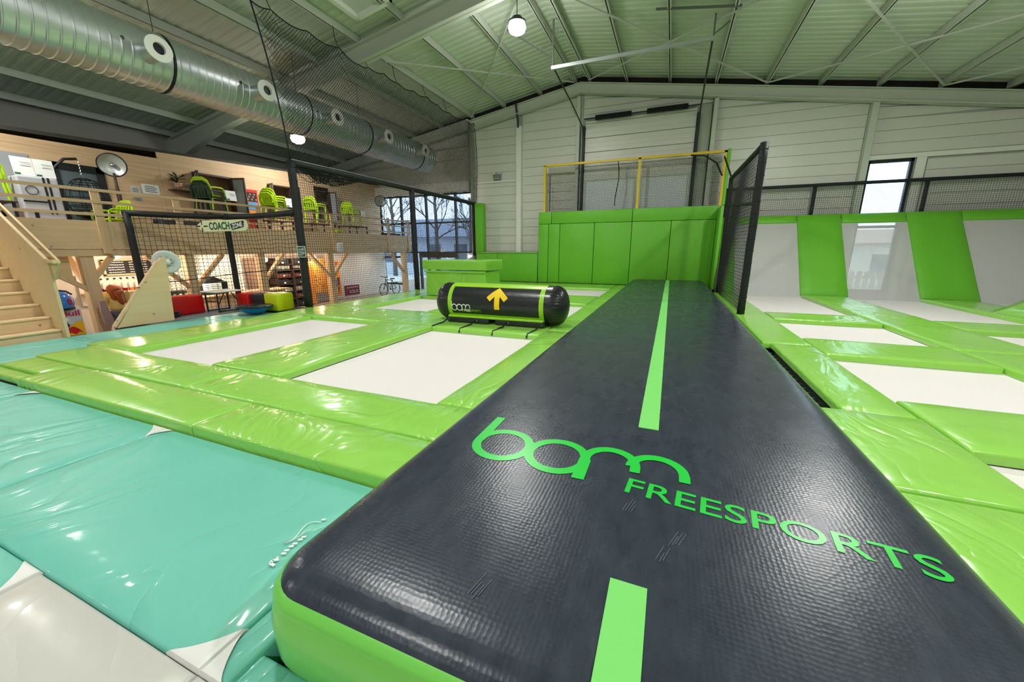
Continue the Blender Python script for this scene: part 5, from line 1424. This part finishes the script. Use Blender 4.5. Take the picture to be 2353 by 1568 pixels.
# ------------------------------------------------------------------ balcony furniture
def make_chair(m, label):
    t = thing('stacking_chair', label, 'chair', (0, 0, 0), 0, 'plastic armchairs on the balcony')
    S = 1.18
    def P(x, y, z_): return (x*S, y*S, z_*S)
    def L(mb, name): return mb.build(name, m, t, smooth=True, local=True)
    # faces +y ; back at -y
    L(MB().bbox(-.23*S, .23*S, -.2*S, .24*S, .40*S, .435*S, b=.015), 'seat')
    mb = MB()
    mb.tube([P(-.25, -.20, .42), P(-.26, -.25, .62), P(-.22, -.29, .80), P(-.12, -.305, .87), P(.12, -.305, .87), P(.22, -.29, .80), P(.26, -.25, .62), P(.25, -.20, .42)], .026*S, 6)
    mb.prism([P(-.22, -.285, .74), P(.22, -.285, .74), P(.15, -.305, .87), P(-.15, -.305, .87)], (0, .02, 0))
    for x in (-.13, -.045, .045, .13): mb.bar(P(x, -.235, .52), P(x, -.285, .76), .045*S, .015*S, (0, 1, 0))
    mb.bar(P(-.24, -.225, .50), P(.24, -.225, .50), .05*S, .02*S)
    L(mb, 'backrest')
    for s in (-1, 1):
        L(MB().tube([P(s*.26, -.25, .62), P(s*.28, -.05, .64), P(s*.28, .16, .64), P(s*.275, .23, .60), P(s*.27, .25, .42)], .024*S, 6), 'armrest')
        L(MB().tube([P(s*.25, .24, .42), P(s*.27, .27, .0)], .024*S, 6), 'leg')
        L(MB().tube([P(s*.24, -.2, .42), P(s*.25, -.27, .0)], .024*S, 6), 'leg')
    return t
first = {}
def chair_at(key, m, x, y, z_, rz, label):
    if key not in first:
        c = make_chair(m, label); first[key] = c; c.location = (x, y, z_); c.rotation_euler = (0, 0, rz); return c
    return dup(first[key], (x, y, z_), rz, label)
def stack(key, m, x, y, z_, rz, n, where):
    for k in range(n):
        pos = ['lowest', 'second', 'third', 'fourth'][k] if k < n-1 else 'topmost'
        nm = {'g': 'lime', 'd': 'dark green'}[key]
        chair_at(key, m, x, y+.055*k*math.cos(rz), z_+.085*k, rz, '%s plastic armchair, %s of the stack %s' % (nm, pos, where))
def low_table(label, x0, x1, y0, y1, ztop):
    t = thing('balcony_table', label, 'table', ((x0+x1)/2, (y0+y1)/2, 2.05), group='tables on the balcony')
    MB().bbox(x0, x1, y0, y1, ztop-.035, ztop, b=.01, seg=1).build('tabletop', BROWNF, t)
    for x in (x0+.06, x1-.06):
        for y in (y0+.06, y1-.06): MB().box(x-.025, x+.025, y-.025, y+.025, 2.05, ztop-.035).build('leg', BLACKP, t)
TZ = 2.86
low_table('dark table below the first chair stack right of the potted plant', -15.55, -14.75, 8.5, 9.9, TZ)
low_table('dark table below the chair stack at the window behind the net post', -15.55, -14.75, 10.9, 12.1, TZ)
low_table('dark table below the chair stack right of the net post', -15.55, -14.75, 12.9, 14.3, TZ)
low_table('dark table below the chair stack nearest the glazed corner', -15.55, -14.75, 15.1, 16.4, TZ)
low_table('dark table at the left end of the balcony', -15.4, -14.6, 3.55, 4.5, TZ)
stack('d', DGREENP, -15.1, 9.05, TZ, .35, 2, 'right of the potted plant')
chair_at('g', LIME, -15.1, 9.12, TZ+.20, .35, 'lime plastic armchair on top of the dark green chairs right of the plant')
stack('g', LIME, -15.1, 11.45, TZ, .25, 3, 'at the window left of the net post')
stack('g', LIME, -15.1, 13.45, TZ, .2, 2, 'right of the tall net post')
stack('g', LIME, -15.1, 15.6, TZ, .2, 2, 'nearest the glazed corner')
chair_at('g', LIME, -14.62, 6.20, 2.05, 3.3, 'single lime armchair on the balcony floor beside the heater')
stack('g', LIME, -15.0, 4.05, TZ, .2, 2, 'at the left picture edge')
tag(MB().bbox(-14.9, -14.5, 14.0, 14.5, 2.55, 2.60, b=.01).box(-14.88, -14.84, 14.0, 14.04, 2.05, 2.56).box(-14.88, -14.84, 14.46, 14.5, 2.05, 2.56).box(-14.54, -14.5, 14.0, 14.04, 2.05, 2.56).box(-14.54, -14.5, 14.46, 14.5, 2.05, 2.56).build('lime_stool', LIME), 'low lime stool on the balcony right of the tall net post', 'stool')
def card(label, y, z_, w_=.3, h=.28, x=-14.72, grp='menu cards on the balcony'):
    t = thing('menu_card', label, 'menu card', (x, y, z_), group=grp)
    MB().prism([(x, y-w_/2, z_), (x, y+w_/2, z_), (x-.04, y+w_/2, z_+h), (x-.04, y-w_/2, z_+h)], (-.012, 0, 0)).build('card', PAPER, t)
    mb = MB()
    for k in range(4): mb.box(x-.03+.012, x-.028+.012, y-w_*.1, y+w_*.4, z_+h*(.2+.17*k), z_+h*(.2+.17*k)+.012)
    mb.build('print', PASTE('print_grey', (150, 156, 150)), t)
    MB().box(x-.022, x+.002, y-w_/2+.01, y-w_*.2, z_+.02, z_+.06).build('green_mark', PASTE('print_green', (40, 104, 70)), t)
card('white menu card on the chairs left of the net post', 12.0, 3.42, .45, .34)
card('small white menu card at the chair stack nearest the glazed corner', 16.1, 3.3, .3, .3)
card('white menu card on the dark green chairs', 9.62, 3.42, .35, .34)
card('left one of two white menu cards at the left picture edge', 4.74, 3.47, .34, .42, -14.6)
card('right one of two white menu cards at the left picture edge', 5.09, 3.47, .34, .42, -14.6)
ct = thing('striped_box', 'tall white and grey box with dark stripes on the left balcony end', 'box', (-14.75, 4.8, 2.05))
MB().bbox(-15.0, -14.55, 4.56, 5.25, 2.05, 3.46, b=.03).build('body', PASTE('box_grey', (186, 188, 196)), ct)
mb = MB()
for y in (4.98, 5.06): mb.box(-14.552, -14.545, y, y+.04, 2.6, 3.46)
mb.box(-14.552, -14.545, 4.70, 4.77, 2.4, 2.66).box(-14.56, -14.54, 4.58, 5.0, 2.86, 2.90); mb.build('stripe', BLACKP, ct)
mb = MB().tube([(-14.545, 4.76+.10*math.cos(k*.35), 3.14+.10*math.sin(k*.35)) for k in range(18)], .008, 5, closed=True); mb.build('round_mark', BLACKP, ct)
# wall cards, poster
def wallcard(label, y0, y1, z0, z1, m=PAPER): 
    t = thing('wall_card', label, 'sign', (MBK, (y0+y1)/2, z0))
    MB().box(MBK+.002, MBK+.015, y0, y1, z0, z1).build('card', m, t)
    mb = MB()
    for k in range(4): mb.box(MBK+.015, MBK+.018, lerp(y0, y1, .15), lerp(y0, y1, .85-.1*(k % 2)), lerp(z0, z1, .2+.18*k), lerp(z0, z1, .26+.18*k))
    mb.build('print', PASTE('print_dark', (70, 78, 82)), t)
wallcard('small grey notice on the plank wall left of the white one', 7.36, 7.60, 3.42, 3.68, PASTE('notice_grey', (206, 208, 206)))
wallcard('tiny dark notice below the grey one on the plank wall', 7.38, 7.60, 3.26, 3.36, PASTE('notice_dark', (150, 152, 150)))
wallcard('wide white notice on the plank wall left of the potted plant', 7.66, 8.12, 3.50, 3.80)
po = thing('wall_poster', 'red framed poster with colourful print between the two windows', 'poster', (MBK, 11.2, 2.8))
MB().box(MBK+.002, MBK+.02, 10.98, 11.50, 2.62, 4.08).build('board', PASTE('poster_red', (206, 48, 40)), po)
MB().box(MBK+.02, MBK+.024, 11.03, 11.45, 3.62, 3.98).build('dark_print', PASTE('poster_dark', (70, 40, 34)), po)
MB().box(MBK+.02, MBK+.024, 11.03, 11.45, 3.30, 3.60).build('blue_print', PASTE('poster_blue', (96, 158, 204)), po)
MB().box(MBK+.02, MBK+.024, 11.03, 11.45, 2.98, 3.28).build('orange_print', PASTE('poster_orange', (232, 150, 60)), po)
mb = MB()
for k in range(7): mb.tube([(MBK+.026, 11.08+.055*k+.02*math.cos(t_), 3.7+.1*(k % 3)+.03*math.sin(t_)) for t_ in [q*1.05 for q in range(6)]], .008, 4, closed=True)
mb.build('white_figures', PAPER, po)
# plant on wire shelf
pp = thing('potted_plant', 'leafy plant in a clay pot on the plank wall', 'plant', (MBK+.3, 8.62, 3.72))
MB().lathe((MBK+.3, 8.55, 3.72), (0, 0, 1), [(0, 0), (.09, 0), (.12, .20), (.105, .20), (.08, .03)], 14).build('pot', PASTE('clay', (190, 150, 120)), pp, smooth='all')
LEAF = mat('plant_leaf', (58, 72, 40), rough=.45); rnd = random.Random(9)
for k in range(18):
    a = rnd.uniform(0, 6.28); e_ = rnd.uniform(.15, 1.3); L_ = rnd.uniform(.16, .30); b0 = Vector((MBK+.3, 8.55, 3.9+.02*(k % 9)))
    d = Vector((math.cos(a)*math.cos(e_), math.sin(a)*math.cos(e_), math.sin(e_)*.8)).normalized(); sx = d.cross(Vector((0, 0, 1))).normalized()
    tip = b0+d*(L_+.1); 
    mb = MB().add([b0, b0+d*.1, b0+d*(.1+L_*.45)+sx*.06+Vector((0, 0, .015)), tip-Vector((0, 0, .03)), b0+d*(.1+L_*.45)-sx*.06+Vector((0, 0, .015)), b0+d*(.1+L_*.5)], [(0, 1, 2), (1, 5, 2), (2, 5, 3), (5, 4, 3), (1, 4, 5), (0, 4, 1)])
    mb.build('leaf', LEAF, pp)
ws = thing('wire_shelf', 'small wire basket shelf under the potted plant', 'shelf', (MBK+.15, 8.8, 3.66))
mb = MB().box(MBK+.01, MBK+.45, 8.38, 9.05, 3.69, 3.715)
for y in [8.4+.09*k for k in range(8)]: mb.tube([(MBK+.44, y, 3.70), (MBK+.44, y, 3.86)], .005, 4)
mb.tube([(MBK+.44, 8.4, 3.86), (MBK+.44, 9.03, 3.86)], .006, 4).tube([(MBK+.44, 8.4, 3.78), (MBK+.44, 9.03, 3.78)], .005, 4); mb.build('wire_frame', BROWNF, ws)
# heaters
def heater(label, x, y, zc, r, dirv, pole_m):
    t = thing('patio_heater', label, 'heater', (x, y, 2.05))
    c = Vector((x, y, zc)); d = Vector(dirv).normalized()
    MB().lathe(c, d, [(.0, -.10), (.10, -.09), (r*.8, -.02), (r, .03)], 28).build('reflector', mat('reflector_grey', (196, 200, 198), rough=.4, metal=.5), t, smooth='all')
    MB().lathe(c, d, [(r, .03), (r+.03, .04), (r+.03, .0), (r-.01, -.02)], 28).build('rim', BLACKP, t, smooth='all')
    MB().lathe(c, d, [(0, .06), (.05, .05), (.06, -.05)], 12).build('burner', CHROME, t, smooth='all')
    MB().tube([(x, y, zc-r*.75), (x, y, zc-r-.25), (x, y, zc-r-.5), (x, y, 2.05)], [.03, .035, .055, .045], 10).build('pole', pole_m, t, smooth='all')
    MB().lathe((x, y, 2.05), (0, 0, 1), [(0, 0), (.22, 0), (.2, .04), (.05, .07)], 18).build('base', BLACKP, t)
heater('patio heater with round silver reflector beside the balcony door', -15.0, 6.60, 4.08, .29, (.75, -.45, -.25), BROWNF)
heater('patio heater with dark reflector at the glazed corner', -15.0, 17.75, 4.28, .27, (.75, -.55, -.1), BLACKP)
# hanging egg chair
eg = thing('hanging_chair', 'black wire hanging egg chair on a curved stand in front of the door', 'chair', (-15.4, 5.95, 2.05))
X_ = -15.4
MB().tube([(X_-.15, 5.55, 2.08), (X_-.15, 5.50, 2.9), (X_-.15, 5.50, 3.4), (X_-.12, 5.60, 3.88), (X_-.06, 5.80, 4.12), (X_, 6.04, 4.16)], .035, 8).build('stand', BLACKP, eg, smooth='all')
MB().tube([(X_-.05+.42*math.cos(k*.35), 5.9+.45*math.sin(k*.35), 2.08) for k in range(18)], .03, 6, closed=True).build('base_ring', BLACKP, eg, smooth='all')
MB().tube([(X_, 6.05+.012*(k % 2), 4.14-.038*k) for k in range(12)], .012, 5).build('chain', CHROME, eg)
mb = MB(); ec = Vector((X_, 6.08, 3.12)); n_ = 10
def egp(th, ph): return (ec.x+.42*math.sin(ph)*math.cos(th), ec.y+.46*math.sin(ph)*math.sin(th), ec.z+.55*math.cos(ph))
for k in range(12):
    th = k*2*math.pi/12
    mb.tube([egp(th, lerp(.12, 3.0, j/14)) for j in range(15)], .010, 4)
for ph in (.35, .75, 1.15, 1.55, 1.95, 2.2, 2.45, 2.7): mb.tube([egp(j*2*math.pi/20, ph) for j in range(20)], .011, 4, closed=True)
mb.build('wire_basket', BLACKP, eg)
MB().lathe((ec.x, ec.y, ec.z-.50), (0, 0, 1), [(0, 0), (.30, .02), (.36, .12), (.28, .17), (0, .18)], 20).build('cushion', BLACKL, eg, smooth='all')
tag(MB().bbox(-14.75, -14.35, 17.3, 18.5, 2.05, 2.58, b=.02).build('bench_seat', BLACKP), 'low dark bench at the far right end of the balcony', 'bench')
tag(MB().bbox(-14.9, -14.4, 7.2, 8.6, 2.05, 2.78, b=.08, seg=3).build('balcony_sofa', PASTE('sofa_grey', (64, 68, 76))), 'dark grey low sofa on the balcony behind the coach sign', 'sofa')

# ------------------------------------------------------------------ outdoors seen through the glass
gr = struct(MB().box(-60, 50, 19.3, 90, ZF-.2, ZF-.02).build('floor_outdoor', PASTE('asphalt', (200, 200, 198), .9)))
ob_ = thing('far_building', 'long pale building with grey roof seen through the glazed corner', 'building', (-22, 36, ZF))
MB().box(-36, -14, 34, 42, ZF, 2.9).build('wall', PASTE('far_wall', (186, 192, 202)), ob_)
MB().prism([(-37, 33, 2.9), (-37, 43, 2.9), (-37, 38, 5.0)], (24, 0, 0)).build('roof', PASTE('far_roof', (120, 128, 142)), ob_)
for x in range(-35, -15, 3): 
    f_ = MB().box(x, x+1.4, 33.95, 34, .4, 2.2).build('window', PASTE('far_window', (88, 96, 108)), ob_)
ob2 = thing('brick_house', 'pale rendered house seen through the tall window', 'building', (14, 33, ZF))
MB().box(8, 22, 32, 40, ZF, 2.0).build('wall', PASTE('house_wall', (196, 190, 180)), ob2)
for x in (9.2, 12.0, 15): 
    for z_ in (.0,): MB().box(x, x+1.2, 31.95, 32, z_, z_+1.3).build('window', PASTE('house_window', (110, 118, 124)), ob2)
MB().prism([(7.5, 31.5, 2.0), (7.5, 40.5, 2.0), (7.5, 36, 3.0)], (15, 0, 0)).build('roof', PASTE('house_roof', (150, 110, 96)), ob2)
gf = thing('garden_fence', 'slatted garden fence seen through the tall window', 'fence', (11, 25, ZF))
for k in range(40): MB().box(5+k*.3, 5.2+k*.3, 25, 25.05, ZF, .55).build('slat', PASTE('fence_grey', (160, 156, 148)), gf)
MB().box(5, 17, 25.05, 25.1, .2, .3).build('rail', PASTE('fence_grey', (160, 156, 148)), gf)
BARK = PASTE('bark', (84, 80, 76), .9)
def tree(label, x, y, h, seed):
    t = thing('bare_tree', label, 'tree', (x, y, ZF)); rnd = random.Random(seed)
    MB().tube([(x, y, ZF), (x+.1, y, h*.4), (x, y+.1, h*.7)], [.22, .16, .09], 8).build('trunk', BARK, t)
    mb = MB()
    def br(p, d, L_, r_, n):
        q = p+d*L_; mb.tube([p, p.lerp(q, .5)+Vector((rnd.uniform(-.1, .1), rnd.uniform(-.1, .1), 0)), q], [r_, r_*.8, r_*.5], 4)
        if n:
            for _ in range(3): br(p.lerp(q, rnd.uniform(.4, 1)), (d+Vector((rnd.uniform(-.8, .8), rnd.uniform(-.8, .8), rnd.uniform(-.2, .6)))).normalized(), L_*.68, r_*.55, n-1)
    for k in range(9): br(Vector((x, y, h*(.3+.05*k))), Vector((rnd.uniform(-1, 1), rnd.uniform(-1, 1), .7)).normalized(), h*.25, .07, 3)
    mb.build('branches', BARK, t)
tree('bare winter tree right of the pale building', -15.5, 29, 8, 1); tree('bare winter tree in the middle of the glazed corner', -19.5, 30, 8.5, 2); tree('bare winter tree at the left of the glazed corner', -25, 31, 9, 3)

# ------------------------------------------------------------------ third level: pieces that sit on a part
RULES = {'air_track': {'logo_lettering': 'top_sheet', 'centre_stripe': 'top_sheet', 'scuff_marks': 'top_sheet', 'welt_strip': 'side_wall'},
         'inflatable_roll': {'arrow': 'body', 'logo_white': 'body', 'logo_green': 'body', 'band': 'body', 'top_band': 'body', 'bottom_band': 'body'},
         'high_bay_lamp': {'led_lens': 'housing'}, 'menu_chalkboard': {'handwriting': 'board', 'frame': 'board'},
         'coach_sign': {'lettering': 'board', 'arrow_mark': 'board'}, 'patio_heater': {'burner': 'reflector', 'rim': 'reflector'},
         'drinks_cooler': {'blue_field': 'cabinet', 'sun_disc': 'cabinet', 'bull_figure': 'cabinet', 'violet_band': 'cabinet', 'lettering': 'cabinet', 'label': 'cabinet', 'lid_handle': 'dome_lid', 'latch': 'dome_lid'},
         'wall_fan': {'hub': 'housing', 'blades': 'housing'}, 'syrup_jar': {'lid': 'glass'}, 'menu_card': {'print': 'card', 'green_mark': 'card'},
         'wall_card': {'print': 'card'}, 'wall_poster': {'dark_print': 'board', 'blue_print': 'board', 'orange_print': 'board', 'white_figures': 'board'},
         'notice_board': {'drawing': 'board'}, 'coffee_machine': {'lettering': 'card'}, 'storage_crate': {'tag': 'crate', 'gear': 'crate'},
         'hanging_chair': {'cushion': 'wire_basket'}, 'red_sign': {'lettering': 'board'}, 'striped_box': {'stripe': 'body', 'round_mark': 'body'},
         'emergency_light': {'indicator': 'housing'}, 'far_building': {'window': 'wall'}, 'brick_house': {'window': 'wall'},
         'balcony_fill': {'lens': 'housing', 'ring': 'housing'}, 'balance_board': {'boss': 'platform', 'grip': 'platform'}}
base = lambda o: o.name.split('.')[0]
for root in [o for o in SC.objects if o.parent is None and base(o) in RULES]:
    kids = list(root.children); ru = RULES[base(root)]
    for k in kids:
        if base(k) in ru:
            for p in kids:
                if base(p) == ru[base(k)]: k.parent = p; break
